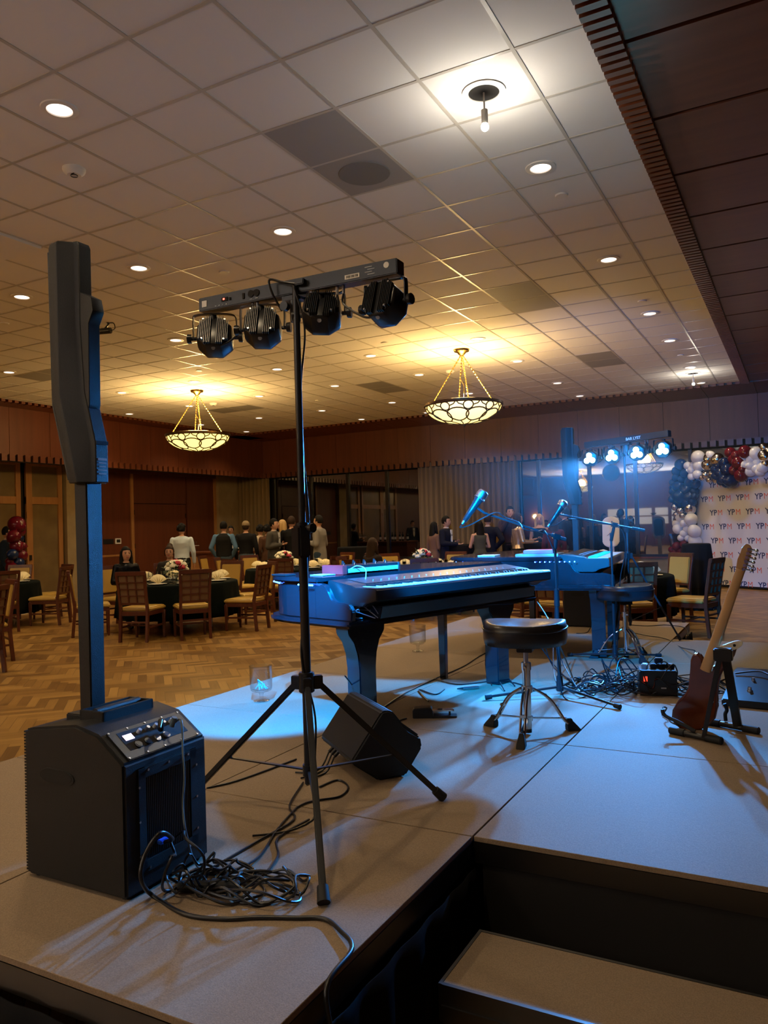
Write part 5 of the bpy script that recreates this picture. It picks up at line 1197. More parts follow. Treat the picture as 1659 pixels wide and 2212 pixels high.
# table with cloth
def cloth(r, h, hem, n=120, seed=1, amp=.05, flare=.06):
    rr = random.Random(seed); ph = [rr.uniform(0, 6) for _ in range(4)]; vs = [(0, 0, h)]
    rows = [(r*.5, h), (r-.02, h), (r, h-.008), (r+.006, h-.03)]
    for k in range(1, 7): rows.append((None, h-.03-(h-.03-hem)*k/6))
    for R_, z in rows:
        for i in range(n):
            q = 2*math.pi*i/n
            if R_ is None:
                t = (h-z)/(h-hem); R2 = r+.006+flare*t*.5+amp*t*(.5+.5*math.sin(13*q+ph[0]+.8*math.sin(3*q+ph[1])))*1.1+.012*t*math.sin(29*q+ph[2])-.03*t
            else: R2 = R_
            vs.append((R2*math.cos(q), R2*math.sin(q), z))
    m = MB(); fs = [(0, 1+i, 1+(i+1) % n) for i in range(n)]
    for k in range(len(rows)-1): fs += [(1+k*n+i, 1+(k+1)*n+i, 1+(k+1)*n+(i+1) % n, 1+k*n+(i+1) % n) for i in range(n)]
    m.add(vs, fs); return m
POS = {0: 'right', 45: 'right rear', 90: 'rear', 135: 'left rear', 180: 'left', 225: 'left front', 270: 'front', 315: 'right front'}
def word(a, cx_, cy_):
    """position as seen from the camera"""
    va = math.degrees(math.atan2(cy_, cx_)); d = (a-va+90) % 360   # 90 = away from the camera
    k = int(((d+22.5) % 360)//45)*45; return POS[k]
def wine_glass():
    o = thing('water_goblet', 'x', 'glass')
    MB().lathe([(.0001, .001), (.034, .002), (.03, .005), (.006, .01), (.005, .05), (.012, .058), (.03, .075), (.037, .10), (.036, .135), (.034, .16), (.032, .16), (.034, .13), (.03, .085), (.0001, .065)], (0, 0, 0), 16).build('bowl', 'glass', o, ang=60); return o
def napkin_fan():
    o = thing('folded_napkin', 'x', 'napkin'); m = MB(); n = 10; vs = []
    for i in range(n+1):
        t = i/n; a = R(20+140*t); z = (i % 2)*.016
        vs += [(0+.01*math.cos(a), -.008+z, .0), (.13*math.cos(a), -.008+z+.02, .012+.125*math.sin(a))]
    m.add(vs, [(2*i, 2*i+1, 2*i+3, 2*i+2) for i in range(n)]); x = m.build('fan', 'napkin', o, ang=20); sd = x.modifiers.new('s', 'SOLIDIFY'); sd.thickness = .004; return o
def plate():
    o = thing('dinner_plate', 'x', 'plate'); MB().lathe([(.0001, .004), (.08, .004), (.10, .012), (.135, .018), (.136, .02), (.10, .016), (.08, .008), (.0001, .008)], (0, 0, 0), 28).build('dish', 'china', o, ang=60)
    MB().box((-.16, 0, .003), (.02, .19, .004)).build('rim_shadow', 'steel', o) if False else None
    return o
g0 = wine_glass(); n0 = napkin_fan(); pl0 = plate(); used = {}
def inst(p, loc, rz, label, group):
    if p.name not in used:
        used[p.name] = 1; p.location = loc; p.rotation_euler = (0, 0, rz); p['label'] = label; p['group'] = group; return p
    return dup(p, loc, rz, label, group)
def flowers(x, y, z, label, seed, s=1.0):
    rr = random.Random(seed); o = thing('flower_centrepiece', label, 'flowers', (x, y, z))
    MB().lathe([(.0001, .002), (.045*s, .004), (.05*s, .02), (.05*s, .08*s), (.06*s, .09*s), (.055*s, .09*s), (.045*s, .08*s)], (x, y, z), 20).build('vase', 'glass', o, ang=60)
    st = MB()
    for k in range(9): a = rr.uniform(0, 6.3); st.tube([(x, y, z+.01), (x+.03*math.cos(a), y+.03*math.sin(a), z+.12*s)], .004, 5)
    st.build('stems', 'leaf', o)
    def bloom(c, r, m_, nm):
        m = MB()
        for L in range(4):
            for k in range(5+L): 
                a = 2*math.pi*k/(5+L)+L; el = .25+.38*L; d = Vector((math.cos(a)*math.sin(el), math.sin(a)*math.sin(el), math.cos(el)))
                m.sph(c+d*r*.55, r*.5, 8, (1, 1, .8))
        m.build(nm, m_, o, ang=60)
    N = 17
    for k in range(N):
        a = k*2.4; el = .15+1.45*(k/N); d = Vector((math.cos(a)*math.sin(el), math.sin(a)*math.sin(el), math.cos(el)*.8+.15))
        c = Vector((x, y, z+.13*s))+d*.12*s
        bloom(c, rr.uniform(.035, .052)*s, 'petalr' if k % 4 == 1 else 'petalw', 'blossom')
    lf = [MB(), MB()]
    for k in range(80):
        a = rr.uniform(0, 6.3); el = rr.uniform(.5, 1.75); d = Vector((math.cos(a)*math.sin(el), math.sin(a)*math.sin(el), math.cos(el)*.7+.05)).normalized()
        c = Vector((x, y, z+.12*s)); p0 = c+d*.1*s; p1 = c+d*rr.uniform(.16, .23)*s+Vector((0, 0, rr.uniform(-.03, .02))); u = d.cross(Vector((0, 0, 1))).normalized()*rr.uniform(.008, .018)*s; mid = p0.lerp(p1, .5)+Vector((0, 0, .008))
        lf[k % 2].add([p0, mid+u, p1, mid-u, mid+Vector((0, 0, .003))], [(0, 1, 4), (1, 2, 4), (2, 3, 4), (3, 0, 4)])
    lf[0].build('leaves', 'leaf', o); lf[1].build('grey_foliage', 'leafg', o)
    return o
def banquet(cx_, cy_, desc, chairs, fl, seed, settings=True, ring=1.19):
    o = thing('banquet_table', 'round table under a dark cloth, '+desc, 'table', (cx_, cy_, 0))
    MB().lathe([(.0001, .73), (.9, .73), (.905, .715), (.9, .70), (.0001, .70)], (cx_, cy_, 0), 48).build('tabletop', 'brownup', o)
    for a in (45, 135, 225, 315):
        c = Vector((cx_+.5*math.cos(R(a)), cy_+.5*math.sin(R(a)), 0)); MB().cyl(c, c+Vector((0, 0, .7)), .015, n=8).build('leg', 'steel', o)
    cl = cloth(.912, .737, .22, seed=seed); cl.v = [v+Vector((cx_, cy_, 0)) for v in cl.v]
    c_ = cl.build('tablecloth', 'green', ang=70); tag(c_, 'dark green draped tablecloth on the table, '+desc, 'tablecloth')
    sd = c_.modifiers.new('s', 'SOLIDIFY'); sd.thickness = .003
    for a in chairs:
        extra = 0
        if isinstance(a, tuple): a, extra = a
        r = ring+extra
        place_chair(cx_+r*math.cos(R(a)), cy_+r*math.sin(R(a)), a, 'wooden chair with gold seat at the %s of the table %s' % (word(a, cx_, cy_), desc), 'dining chairs of the table '+desc)
        if settings:
            w_ = word(a, cx_, cy_); zt = .7375
            c = lambda r_, da: (cx_+r_*math.cos(R(a+da)), cy_+r_*math.sin(R(a+da)), zt)
            inst(pl0, c(.70, 0), R(a), 'white dinner plate at the %s of the table %s' % (w_, desc), 'dinner plates')
            q = c(.69, 0); inst(n0, (q[0], q[1], zt+.021), math.atan2(cy_, cx_)-math.pi/2, 'cream fan-folded napkin at the %s of the table %s' % (w_, desc), 'folded napkins')
            inst(g0, c(.50, 12), 0, 'water goblet at the %s of the table %s' % (w_, desc), 'water goblets')
            inst(g0, c(.55, -14), 0, 'second goblet at the %s of the table %s' % (w_, desc), 'water goblets')
    if fl: flowers(cx_+fl[0], cy_+fl[1], .738, 'bouquet of cream and burgundy roses on the table '+desc, seed, 1.25)
banquet(-8.65, 9.2, 'with two seated women', [-72, -38, 10, (55, .05), (-130, .1), (98, .1), (140, .12), (180, .12)], (.1, -.15), 3)
banquet(-9.05, 12.85, 'beyond the seated women', [-62, -105, -18, 28, 72, 118, 162, 207], (-.25, .1), 4)
banquet(-5.95, 12.4, 'behind nearest piano', [-62, -12, 38, 88, 140, 190, (250, .08)], (-.1, .3), 5)
banquet(-2.42, 10.95, 'below far light bar', [(-16, .05), -62, -105, 55, 98, 140, 185, 228], (0, -.1), 6)
banquet(-12.5, 8.5, 'at far left', [-22, 25, 75, 120, -70, 170, 215], None, 7)
banquet(-9.35, 4.6, 'cut by left edge', [28, 68], None, 8, settings=False, ring=1.5)
place_chair(-11.3, 13.2, 200, 'lone wooden chair with gold seat against the cherry wall', 'spare chairs'); 
# ------------------------------------------------------------------ COCKTAIL TABLES, BAR
def cocktail(x, y, label, h=1.07, r=.38):
    o = thing('cocktail_table', label, 'high table', (x, y, 0)); MB().lathe([(.0001, h), (r, h), (r, h-.02), (.0001, h-.02)], (x, y, 0), 36).build('tabletop', 'brownup', o)
    MB().cyl((x, y, 0), (x, y, h-.02), .03, n=12).lathe([(.0001, .02), (.22, .02), (.23, 0)], (x, y, 0), 20).build('pedestal', 'steel', o)
    c = cloth(r+.008, h+.006, .02, 72, int(abs(x)*10), .06, .12); c.v = [v+Vector((x, y, 0)) for v in c.v]
    tag(c.build('tablecloth', 'blackcloth', ang=70), label.replace('high round table', 'black cloth'), 'tablecloth')
dq = lambda px, py, D: at(px, py, dist=D)
def ground(px, D): q = at(px, 1150, dist=D); return (q.x, q.y)
CT = {}
for key, px, D, lab in (('a', 1000, 16.7, 'high round table between the bearded man and the woman in a sleeveless dress'), ('b', 1143, 16.6, 'high round table in the crowd below the amber glow'), ('c', 765, 17.6, 'high round table by the dark window behind the piano'), ('d', 1503, 12.7, 'high round table at right before the letter backdrop')):
    x, y = ground(px, D); CT[key] = (x, y); cocktail(x, y, lab, r=.21 if key == 'd' else .38)
bx, by = ground(475, 19.5)
o = thing('bar_counter', 'cherry wood bar counter by the stone pier with bottles on it', 'bar', (bx, by, 0), .10)
Bm = WM[o.name]; Lb = lambda p: Bm @ Vector(p)
def bbx(a, b, n_, m_, bev=.003):
    mb = MB(); vs = [Lb((x, y, z)) for x in (a[0], b[0]) for y in (a[1], b[1]) for z in (a[2], b[2])]; mb.add(vs, [(0, 1, 3, 2), (4, 6, 7, 5), (0, 4, 5, 1), (2, 3, 7, 6), (0, 2, 6, 4), (1, 5, 7, 3)]); return mb.build(n_, m_, o, bev=bev)
bbx((-.95, -.3, .05), (1.3, .3, .98), 'counter_body', 'cherry'); bbx((-1.0, -.36, .98), (1.35, .36, 1.02), 'counter_top', 'cherry_t'); bbx((-.92, -.33, .12), (-.3, -.30, .9), 'front_panel', 'oak'); bbx((-.9, -.25, 0), (1.2, .25, .05), 'plinth', 'dark')
def bottle(loc, label, c):
    o = thing('wine_bottle', label, 'bottle', loc, 0, 'wine bottles on the bar'); m = MB(); m.lathe([(.0001, 0), (.036, 0), (.037, .01), (.037, .19), (.03, .215), (.014, .235), (.0135, .29), (.016, .292), (.016, .305), (.0001, .305)], loc, 16); m.build('body', c, o, ang=50)
    m = MB(); m.lathe([(.0375, .06), (.0375, .14)], loc, 16); m.build('paper_label', 'paper', o)
bg = mat('dark_green_glass', (.01, .02, .012), .1)
for k in range(8):
    q = Lb((.05+.155*k, .05-.06*(k % 2), 1.021)); bottle(q, 'dark wine bottle in the row on the bar counter', bg)
q = Lb((-.80, -.05, 1.021)); o = thing('glass_rack', 'tray of upturned glasses at the left end of the bar', 'glasses', q)
m = MB()
for a in range(3):
    for b in range(2): m.lathe([(.03, .0), (.034, .05), (.02, .09), (.006, .10), (.005, .14), (.03, .15)], q+Vector((-.08+.08*a, -.04+.08*b, .0)), 12).lathe([(.03, .16), (.034, .21), (.02, .25), (.006, .26), (.005, .30), (.03, .31)], q+Vector((-.08+.08*a, -.04+.08*b, .0)), 12)
m.build('goblets', 'glass', o); MB().box(q+Vector((0, 0, .155)), (.26, .18, .008)).build('tray', 'white', o)
# ------------------------------------------------------------------ PHOTO BOOTH
x, y = ground(1320, 16.0)
o = thing('photo_booth', 'white photo booth kiosk with rounded head on a post behind the right table', 'photo booth', (x, y, 0))
MB().prism([(.17*math.cos(t)*(1 if math.sin(t) > -.2 else .92), .12*math.sin(t)+(.19 if math.sin(t) > 0 else -.21)) for t in [2*math.pi*i/32 for i in range(32)]], (x, y-.03, 1.27), (1, .1, 0), (0, .12, 1), (-.1, 1, 0), .07).build('head', 'whiteb', o, bev=.015)
MB().prism([(.12*math.cos(t), .08*math.sin(t)+(.16 if math.sin(t) > 0 else -.17)) for t in [2*math.pi*i/32 for i in range(32)]], (x-.005, y+.04, 1.27), (1, .1, 0), (0, .12, 1), (-.1, 1, 0), .012).build('screen', 'plastic2', o)
MB().frust((x+.02, y, .02), (x, y, 1.05), (.10, .06), (.10, .06)).build('post', 'whiteb', o, bev=.01); MB().box((x, y, .015), (.45, .4, .03)).build('base_plate', 'whiteb', o, bev=.008)
MB().cyl((x-.10, y-.04, 1.16), (x+.06, y-.05, 1.3), .008, n=8).build('clamp_arm', 'steel', o)
# ------------------------------------------------------------------ BACKDROP
pa = Vector((-1.98, 18.30, 0)); dirb = Vector((.80, -.60, 0)).normalized(); nb_ = Vector((-.60, -.80, 0)).normalized(); WB = 3.6; HB = 2.44
o = thing('step_and_repeat_backdrop', 'white backdrop printed with rows of YPM letters at the right edge', 'backdrop', pa+dirb*WB/2)
MB().add([pa+Vector((0, 0, .06)), pa+dirb*WB+Vector((0, 0, .06)), pa+dirb*WB+Vector((0, 0, HB)), pa+Vector((0, 0, HB))]+[p-nb_*.012 for p in (pa+Vector((0, 0, .06)), pa+dirb*WB+Vector((0, 0, .06)), pa+dirb*WB+Vector((0, 0, HB)), pa+Vector((0, 0, HB)))], [(0, 1, 2, 3), (7, 6, 5, 4), (0, 4, 5, 1), (1, 5, 6, 2), (2, 6, 7, 3), (3, 7, 4, 0)]).build('banner', 'vinylw', o)
fm = MB()
for t_ in (0.0, WB): fm.cyl(pa+dirb*t_-nb_*.03, pa+dirb*t_-nb_*.03+Vector((0, 0, HB+.02)), .02, n=10)
for z in (.04, HB+.01): fm.cyl(pa-nb_*.03+Vector((0, 0, z)), pa+dirb*WB-nb_*.03+Vector((0, 0, z)), .02, n=10)
fm.build('frame', 'metalblack', o)
vy, fy_ = text_verts('YP', .17, .0025); vm, fm_ = text_verts('M', .17, -.0011); wy = max(v.x for v in vy)
a_ = MB(); b_ = MB()
for r_ in range(8):
    z = 2.20-.30*r_; 
    for k in range(9):
        x = -.1+.46*k+(.23 if r_ % 2 else 0)
        if x < 0.0 or x > WB-.35: continue
        B_ = pa+dirb*x+Vector((0, 0, z-.06))+nb_*.001
        a_.add([B_+dirb*v.x+Vector((0, 0, v.y))+nb_*(v.z+.0008) for v in vy], fy_); b_.add([B_+dirb*(v.x+wy+.015)+Vector((0, 0, v.y))+nb_*(v.z+.0008) for v in vm], fm_)
a_.build('printed_letters', 'navyp', o); b_.build('printed_letters', 'redp', o)
# ------------------------------------------------------------------ BALLOONS
def balloon_mesh(name, m_):
    m = MB(); m.lathe([(.0001, 1.0), (.3, .96), (.6, .82), (.82, .58), (.96, .25), (1.0, -.05), (.93, -.4), (.74, -.75), (.48, -1.0), (.22, -1.15), (.06, -1.2), (.10, -1.26), (.0001, -1.26)], (0, 0, 0), 22)
    o = m.build(name, m_, ang=80); return o
protos = {}
def balloon(c, r, m_, label, group, rr):
    if m_ not in protos: o = balloon_mesh('balloon', m_); protos[m_] = o
    else: o = protos[m_].copy(); C.objects.link(o)
    o.location = c; o.scale = (r, r, r); o.rotation_euler = (rr.uniform(.5, 2.6), rr.uniform(-1, 1), rr.uniform(0, 6.3)); WM[o.name] = Matrix()
    tag(o, label, 'balloon', group); return o
def onback(px, py, off):
    d = rt*((px-CX)/FPX)-up*((py-CY)/FPX)+fw; P_ = pa+nb_*off; k = ((P_-Vector((0, 0, CAMZ))).dot(nb_))/d.dot(nb_); return Vector((0, 0, CAMZ))+d*k
rr = random.Random(5)
CL = [  # px, py, radius px, colour; read off the photograph, cluster by cluster
 ('maroon', 'foot of the balloon arch', [(1462, 1180, 9), (1477, 1176, 8), (1490, 1182, 9), (1458, 1193, 8), (1470, 1190, 8), (1482, 1195, 8), (1505, 1193, 13), (1494, 1204, 8), (1478, 1205, 7), (1462, 1204, 8), (1450, 1187, 6), (1451, 1199, 6)]),
 ('whiteb', 'lower white bunch of the arch', [(1470, 1120, 9), (1493, 1122, 13), (1478, 1130, 8), (1490, 1130, 8), (1465, 1142, 11), (1484, 1143, 8), (1500, 1148, 13), (1477, 1153, 8), (1471, 1162, 7), (1486, 1163, 7), (1502, 1170, 13), (1462, 1131, 9)]),
 ('silver', 'lower silver bunch of the arch', [(1459, 1095, 8), (1470, 1103, 8), (1491, 1100, 11), (1461, 1112, 7), (1475, 1114, 7), (1485, 1091, 6), (1463, 1122, 8)]),
 ('navyb', 'big navy bunch on the upright of the arch', [(1455, 1043, 8), (1467, 1052, 13), (1482, 1060, 14), (1470, 1072, 15), (1490, 1074, 14), (1455, 1062, 9), (1452, 1078, 8), (1465, 1087, 10), (1484, 1086, 12), (1500, 1062, 9), (1502, 1047, 9), (1488, 1042, 10), (1472, 1035, 9), (1460, 1032, 8), (1497, 1085, 9), (1471, 1004, 12), (1462, 1018, 10), (1479, 1022, 10), (1493, 1028, 9), (1452, 1053, 6), (1500, 1072, 8)]),
 ('whiteb', 'white bunch at the corner of the arch', [(1508, 988, 14), (1485, 1006, 8), (1496, 1005, 7), (1510, 1006, 12), (1495, 1015, 9), (1483, 1019, 7), (1506, 1025, 9), (1494, 1029, 8), (1535, 984, 9)]),
 ('silver', 'silver bunch at the top of the arch', [(1531, 990, 11), (1529, 1004, 13), (1550, 992, 13), (1524, 1026, 8), (1537, 1023, 7), (1531, 1036, 6), (1546, 1037, 7), (1517, 1031, 7)]),
 ('navyb', 'navy bunch at the top of the arch', [(1552, 1006, 13), (1564, 1000, 11), (1570, 1014, 12), (1555, 1022, 11), (1565, 1033, 12), (1578, 1038, 14), (1548, 1028, 9), (1558, 1040, 9), (1584, 1020, 9), (1544, 1014, 9), (1570, 1046, 8)]),
 ('maroon', 'maroon bunch at the top of the arch', [(1577, 978, 11), (1590, 984, 10), (1609, 976, 13), (1583, 992, 10), (1595, 1000, 13), (1585, 1016, 10), (1604, 1014, 9), (1600, 1027, 13), (1590, 1008, 9)]),
 ('whiteb', 'white bunch at the right edge of the arch', [(1607, 990, 9), (1621, 991, 8), (1634, 980, 14), (1610, 1003, 8), (1622, 1006, 10), (1636, 1000, 9), (1632, 1013, 8), (1621, 1018, 11), (1648, 1010, 11), (1640, 1020, 8)]),
 ('silver', 'silver bunch at the right edge of the arch', [(1650, 966, 9), (1651, 984, 13), (1654, 1002, 9), (1662, 975, 10)])]
names = dict(maroon='shiny maroon balloon', whiteb='pearl white balloon', silver='metallic silver balloon', navyb='glossy navy balloon')
for m_, where, lst in CL:
    for px, py, r in lst:
        D = (onback(px, py, .1)-Vector((0, 0, CAMZ))).dot(fw); rw = r/FPX*D*1.08
        balloon(onback(px, py, .13+rr.uniform(0, .10)), rw, m_, '%s in the %s' % (names[m_], where), '%ss in the %s' % (names[m_], where), rr)
for px, py, r, m_ in ((38, 1133, 18, 'maroon'), (28, 1158, 14, 'maroon'), (44, 1163, 9, 'navyb'), (36, 1179, 14, 'maroon'), (25, 1198, 12, 'navyb'), (45, 1200, 13, 'maroon'), (24, 1213, 9, 'maroon'), (38, 1215, 11, 'navyb'), (28, 1229, 14, 'maroon'), (46, 1228, 9, 'navyb'), (33, 1245, 10, 'maroon'), (45, 1148, 12, 'maroon'), (48, 1180, 10, 'maroon')):
    c = at(px, py, X=-13.6); D = (c-Vector((0, 0, CAMZ))).dot(fw)
    balloon(c+Vector((rr.uniform(-.05, .05), 0, 0)), r/FPX*D*1.05, m_, '%s in the balloon column by the left doors' % names[m_], '%ss in the balloon column by the left doors' % names[m_], rr)
c = at(36, 1200, X=-13.7); tag(MB().cyl((c.x-.02, c.y, 0), (c.x-.02, c.y, 1.5), .02, n=8).lathe([(.0001, .02), (.2, .02), (.2, 0)], (c.x-.02, c.y, 0), 20).build('balloon_stand', 'white'), 'thin pole stand carrying the balloon column by the left doors', 'stand')
# ------------------------------------------------------------------ PEOPLE
def remesh(mb, voxel, smooth=3):
    me = bpy.data.meshes.new('tmp'); me.from_pydata(mb.v, [], mb.f); o = bpy.data.objects.new('tmp', me); C.objects.link(o)
    b = bmesh.new(); b.from_mesh(me); bmesh.ops.recalc_face_normals(b, faces=b.faces); b.to_mesh(me); b.free()
    r = o.modifiers.new('r', 'REMESH'); r.mode = 'VOXEL'; r.voxel_size = voxel
    if smooth: sm = o.modifiers.new('s', 'SMOOTH'); sm.iterations = smooth; sm.factor = .5
    dg = bpy.context.evaluated_depsgraph_get(); dg.update(); ev = o.evaluated_get(dg).to_mesh()
    out = MB(); out.add([v.co.copy() for v in ev.vertices], [tuple(p.vertices) for p in ev.polygons])
    o.evaluated_get(dg).to_mesh_clear(); bpy.data.objects.remove(o); bpy.data.meshes.remove(me); return out
def limb(m, pts, rad, n=12):
    pts = [Vector(p) for p in pts]
    for i in range(len(pts)-1):
        m.cyl(pts[i], pts[i+1], rad[i], rad[i+1], n)
    for p, r in zip(pts, rad): m.sph(p, r*1.0, n)
def ell(c, rx, ry, n=20): return [Vector((c[0]+rx*math.cos(2*math.pi*i/n), c[1]+ry*math.sin(2*math.pi*i/n), c[2])) for i in range(n)]
skinm = mat('skin_light', (.50, .27, .17), .5); skind = mat('skin_tan', (.36, .19, .11), .5); lipm = mat('lips', (.35, .06, .05), .4); eyem = mat('eye_dark', (.02, .012, .01), .3)
HAIR = dict(black=mat('black_hair', (.005, .004, .003), .7, spec=.2), brown=mat('brown_hair', (.028, .014, .007), .7, spec=.2), blond=mat('blond_hair', (.50, .32, .12), .5))
_cm = {}
def cloth_m(c, rough=.8, k=''):
    if (c, k) not in _cm:
        _cm[(c, k)] = mat('cloth_%d' % len(_cm), c, rough, spec=.15)
        if k == 'sequin':
            m = _cm[(c, k)]; nt = m.node_tree; b = nt.nodes['Principled BSDF']; v = nt.nodes.new('ShaderNodeTexVoronoi'); v.inputs['Scale'].default_value = 90
            tc = nt.nodes.new('ShaderNodeTexCoord'); bp = nt.nodes.new('ShaderNodeBump'); bp.inputs['Strength'].default_value = 1
            nt.links.new(tc.outputs['Object'], v.inputs['Vector']); nt.links.new(v.outputs['Color'], bp.inputs['Height']); nt.links.new(bp.outputs[0], b.inputs['Normal']); b.inputs['Metallic'].default_value = .8; b.inputs['Roughness'].default_value = .25
    return _cm[(c, k)]
def person(label, px, D, face, H=1.70, female=False, arms=('down', 'down'), hair=('black', 'short'), top=((.02, .02, .03), 'jacket'), legs=(.01, .01, .015), seat=False, skin=None, shirt=None, xy=None, vest=None, k='', detail=False):
    """face: heading in degrees in the world (direction the body looks); local frame looks along +Y"""
    skin = skin or skinm
    x, y = xy if xy else ground(px, D); s = H/1.70
    o = thing('person', label, 'person', (x, y, 0), R(face-90))
    Pm_ = WM[o.name]
    sh = .165 if female else .195; ch_ = .115 if female else .125; hp = .165 if female else .155; wa = .115 if female else .145
    hipz = .93 if not seat else .53; T0 = hipz-.93
    def V(x, y, z): return Vector((x, y, z))*s if not seat else Vector((x*s, y*s, (z-.93)*s+hipz))
    b = MB()
    tor = [(.90, hp*.9, .10), (.97, hp, .115), (1.08, wa, .095), (1.20, wa+.015, .10), (1.32, sh*.86, ch_), (1.40, sh*.95, .105), (1.45, sh*.72, .08), (1.475, .06, .06)]
    b.loft([ell(V(0, 0, z), rx*s, ry*s) for z, rx, ry in tor])
    limb(b, [V(0, 0, 1.44), V(0, .015, 1.54)], [.052*s, .048*s])
    hc = V(0, .022, 1.615)
    b.sph(hc, .1*s, 22, (.76, .95, 1.14)); b.sph(hc+Vector((0, .025, -.055))*s, .062*s, 16, (.88, 1, .95)); b.sph(hc+Vector((0, .092, -.012))*s, .015*s, 10, (.8, 1.3, 1.5))
    for e in (-1, 1): b.sph(hc+Vector((e*.077, -.005, -.008))*s, .02*s, 10, (.45, .8, 1.3))
    AR = {}
    for e, kd in zip((-1, 1), arms):
        S_ = V(e*sh*.98, 0, 1.395)
        if kd == 'down': E_, W_ = V(e*(sh+.055), -.02, 1.12), V(e*(sh+.06), .05, .88)
        elif kd == 'fold': E_, W_ = V(e*(sh+.05), -.02, 1.13), V(e*.07, .20, 1.17)
        elif kd == 'table': E_, W_ = V(e*(sh+.06), .03, 1.14), V(e*.10, .30, 1.12)
        elif kd == 'drink': E_, W_ = V(e*(sh+.06), .14, 1.20), V(e*.04, .17, 1.50)
        elif kd == 'hip': E_, W_ = V(e*(sh+.14), -.08, 1.16), V(e*(hp+.02), .02, 1.0)
        elif kd == 'pocket': E_, W_ = V(e*(sh+.09), -.06, 1.14), V(e*(hp+.02), .06, .92)
        AR[e] = (S_, E_, W_); limb(b, [S_, E_, W_], [.048*s, .038*s, .026*s])
        d = (W_-E_).normalized(); sd_ = d.cross(Vector((0, 0, 1))); sd_ = sd_.normalized() if sd_.length > .1 else Vector((0, 1, 0))
        if kd == 'down': sd_ = Vector((0, 1, 0))
        b.sph(W_+d*.045*s, .036*s, 10, (1, 1, 1.1)) if False else b.frust(W_, W_+d*.085*s, (.05*s, .03*s), (.075*s, .026*s), sd_.cross(d))
        AR[e] += (d, sd_)
    for e in (-1, 1):
        if seat: limb(b, [V(e*.085, .02, .93), V(e*.10, .44, .95), V(e*.10, .46, .93)], [.085*s, .06*s, .055*s]); kn = V(e*.10, .44, .95); limb(b, [kn, Vector((kn.x, kn.y+.03, .10))], [.057*s, .038*s]); fz = Vector((kn.x, kn.y+.03, .05))
        else: limb(b, [V(e*.085, 0, .90), V(e*.095, .01, .50), V(e*.10, -.01, .09)], [.088*s, .056*s, .036*s]); fz = V(e*.10, -.01, .05)
        b.sph(fz+Vector((0, .07, -.01)), .05, 10, (.85, 2.3, .75))
    body = remesh(b, .013)
    for e in (-1, 1):   # four fingers and a thumb on each palm
        S_, E_, W_, d, sd_ = AR[e]; nrm = d.cross(sd_).normalized(); pe = W_+d*.08*s
        for i, L in enumerate((.055, .065, .062, .048)):
            p = pe+sd_*(.027-.018*i)*s; q = p+d*L*.55*s-nrm*.006; r_ = q+d*L*.4*s-nrm*.02*s
            body.tube([p-d*.01, q, r_], .0085*s, 6, rf=[.0088*s, .0082*s, .0065*s])
        p = W_+d*.03*s+sd_*.03*s; body.tube([p, p+(d*.03+sd_*.022)*s, p+(d*.058+sd_*.026)*s-nrm*.01], .009*s, 6, rf=[.0105*s, .0095*s, .007*s])
    def loc(mb, nm, m_, par=o, ang=80): 
        mb.v = [Pm_ @ v for v in mb.v]; return mb.build(nm, m_, par, ang=ang)
    bo = loc(body, 'body', skin)
    for e in (-1, 1):
        m = MB().sph(hc+Vector((e*.032, .086, .012))*s, .011*s, 10, (1.3, .5, .7)); loc(m, 'eye', eyem)
        m = MB().sph(hc+Vector((e*.033, .088, .036))*s, .012*s, 8, (1.8, .4, .35)); loc(m, 'eyebrow', HAIR['black'] if hair[0] == 'black' else HAIR['brown'])
    loc(MB().sph(hc+Vector((0, .092, -.052))*s, .014*s, 10, (1.7, .55, .5)), 'mouth', lipm)
    # hair
    h = MB(); h.sph(hc+Vector((0, -.014, .022))*s, .107*s, 20, (.80, .95, 1.10))
    if hair[1] in ('long', 'longback'):
        L = .36 if hair[1] == 'long' else .46
        h.loft([ell(hc+Vector((0, -.05, .03))*s, .078*s, .06*s), ell(hc+Vector((0, -.065, -.10))*s, .095*s, .055*s), ell(hc+Vector((0, -.085, -.24))*s, .105*s, .05*s), ell(hc+Vector((0, -.09, -L))*s, .075*s, .03*s)])
        for e in (-1, 1): limb(h, [hc+Vector((e*.075, .0, .04))*s, hc+Vector((e*.088, .0, -.08))*s, hc+Vector((e*.09, .02, -.2))*s], [.03*s, .03*s, .026*s], 8)
    elif hair[1] == 'updo': h.sph(hc+Vector((0, -.05, .12))*s, .055*s, 12); limb(h, [hc+Vector((.075, .03, .04))*s, hc+Vector((.08, .03, -.06))*s], [.012*s, .008*s], 6); limb(h, [hc+Vector((-.075, .03, .04))*s, hc+Vector((-.08, .03, -.06))*s], [.012*s, .008*s], 6)
    elif hair[1] == 'curly':
        r2 = random.Random(9)
        for q in range(40): a, el = r2.uniform(0, 6.3), r2.uniform(0, 1.9); v = Vector((math.cos(a)*math.sin(el)*.085, math.sin(a)*math.sin(el)*.10-.03, math.cos(el)*.105+.02))*s; h.sph(hc+v, .028*s, 6)
    h2 = remesh(h, .011, 2)
    # cut the face opening: pull hair vertices in front of the face back inside the head
    for v in h2.v:
        q = (v-hc)/s
        if q.y > .02 and q.z < .062 and abs(q.x) < .072: v.y = (hc.y+(.02 if abs(q.x) < .06 else .03)*s)
        elif hair[1] in ('short', 'curly') and q.z < -.045: v.y = max(v.y, hc.y-.04*s)*1; v.x = hc.x+(v.x-hc.x)*.75
    loc(h2, 'hair', HAIR[hair[0]])
    if hair[1] == 'cap' or vest == 'cap': pass
    # clothes
    col, kind = top
    cm = cloth_m(col, .8 if k != 'sequin' else .3, k)
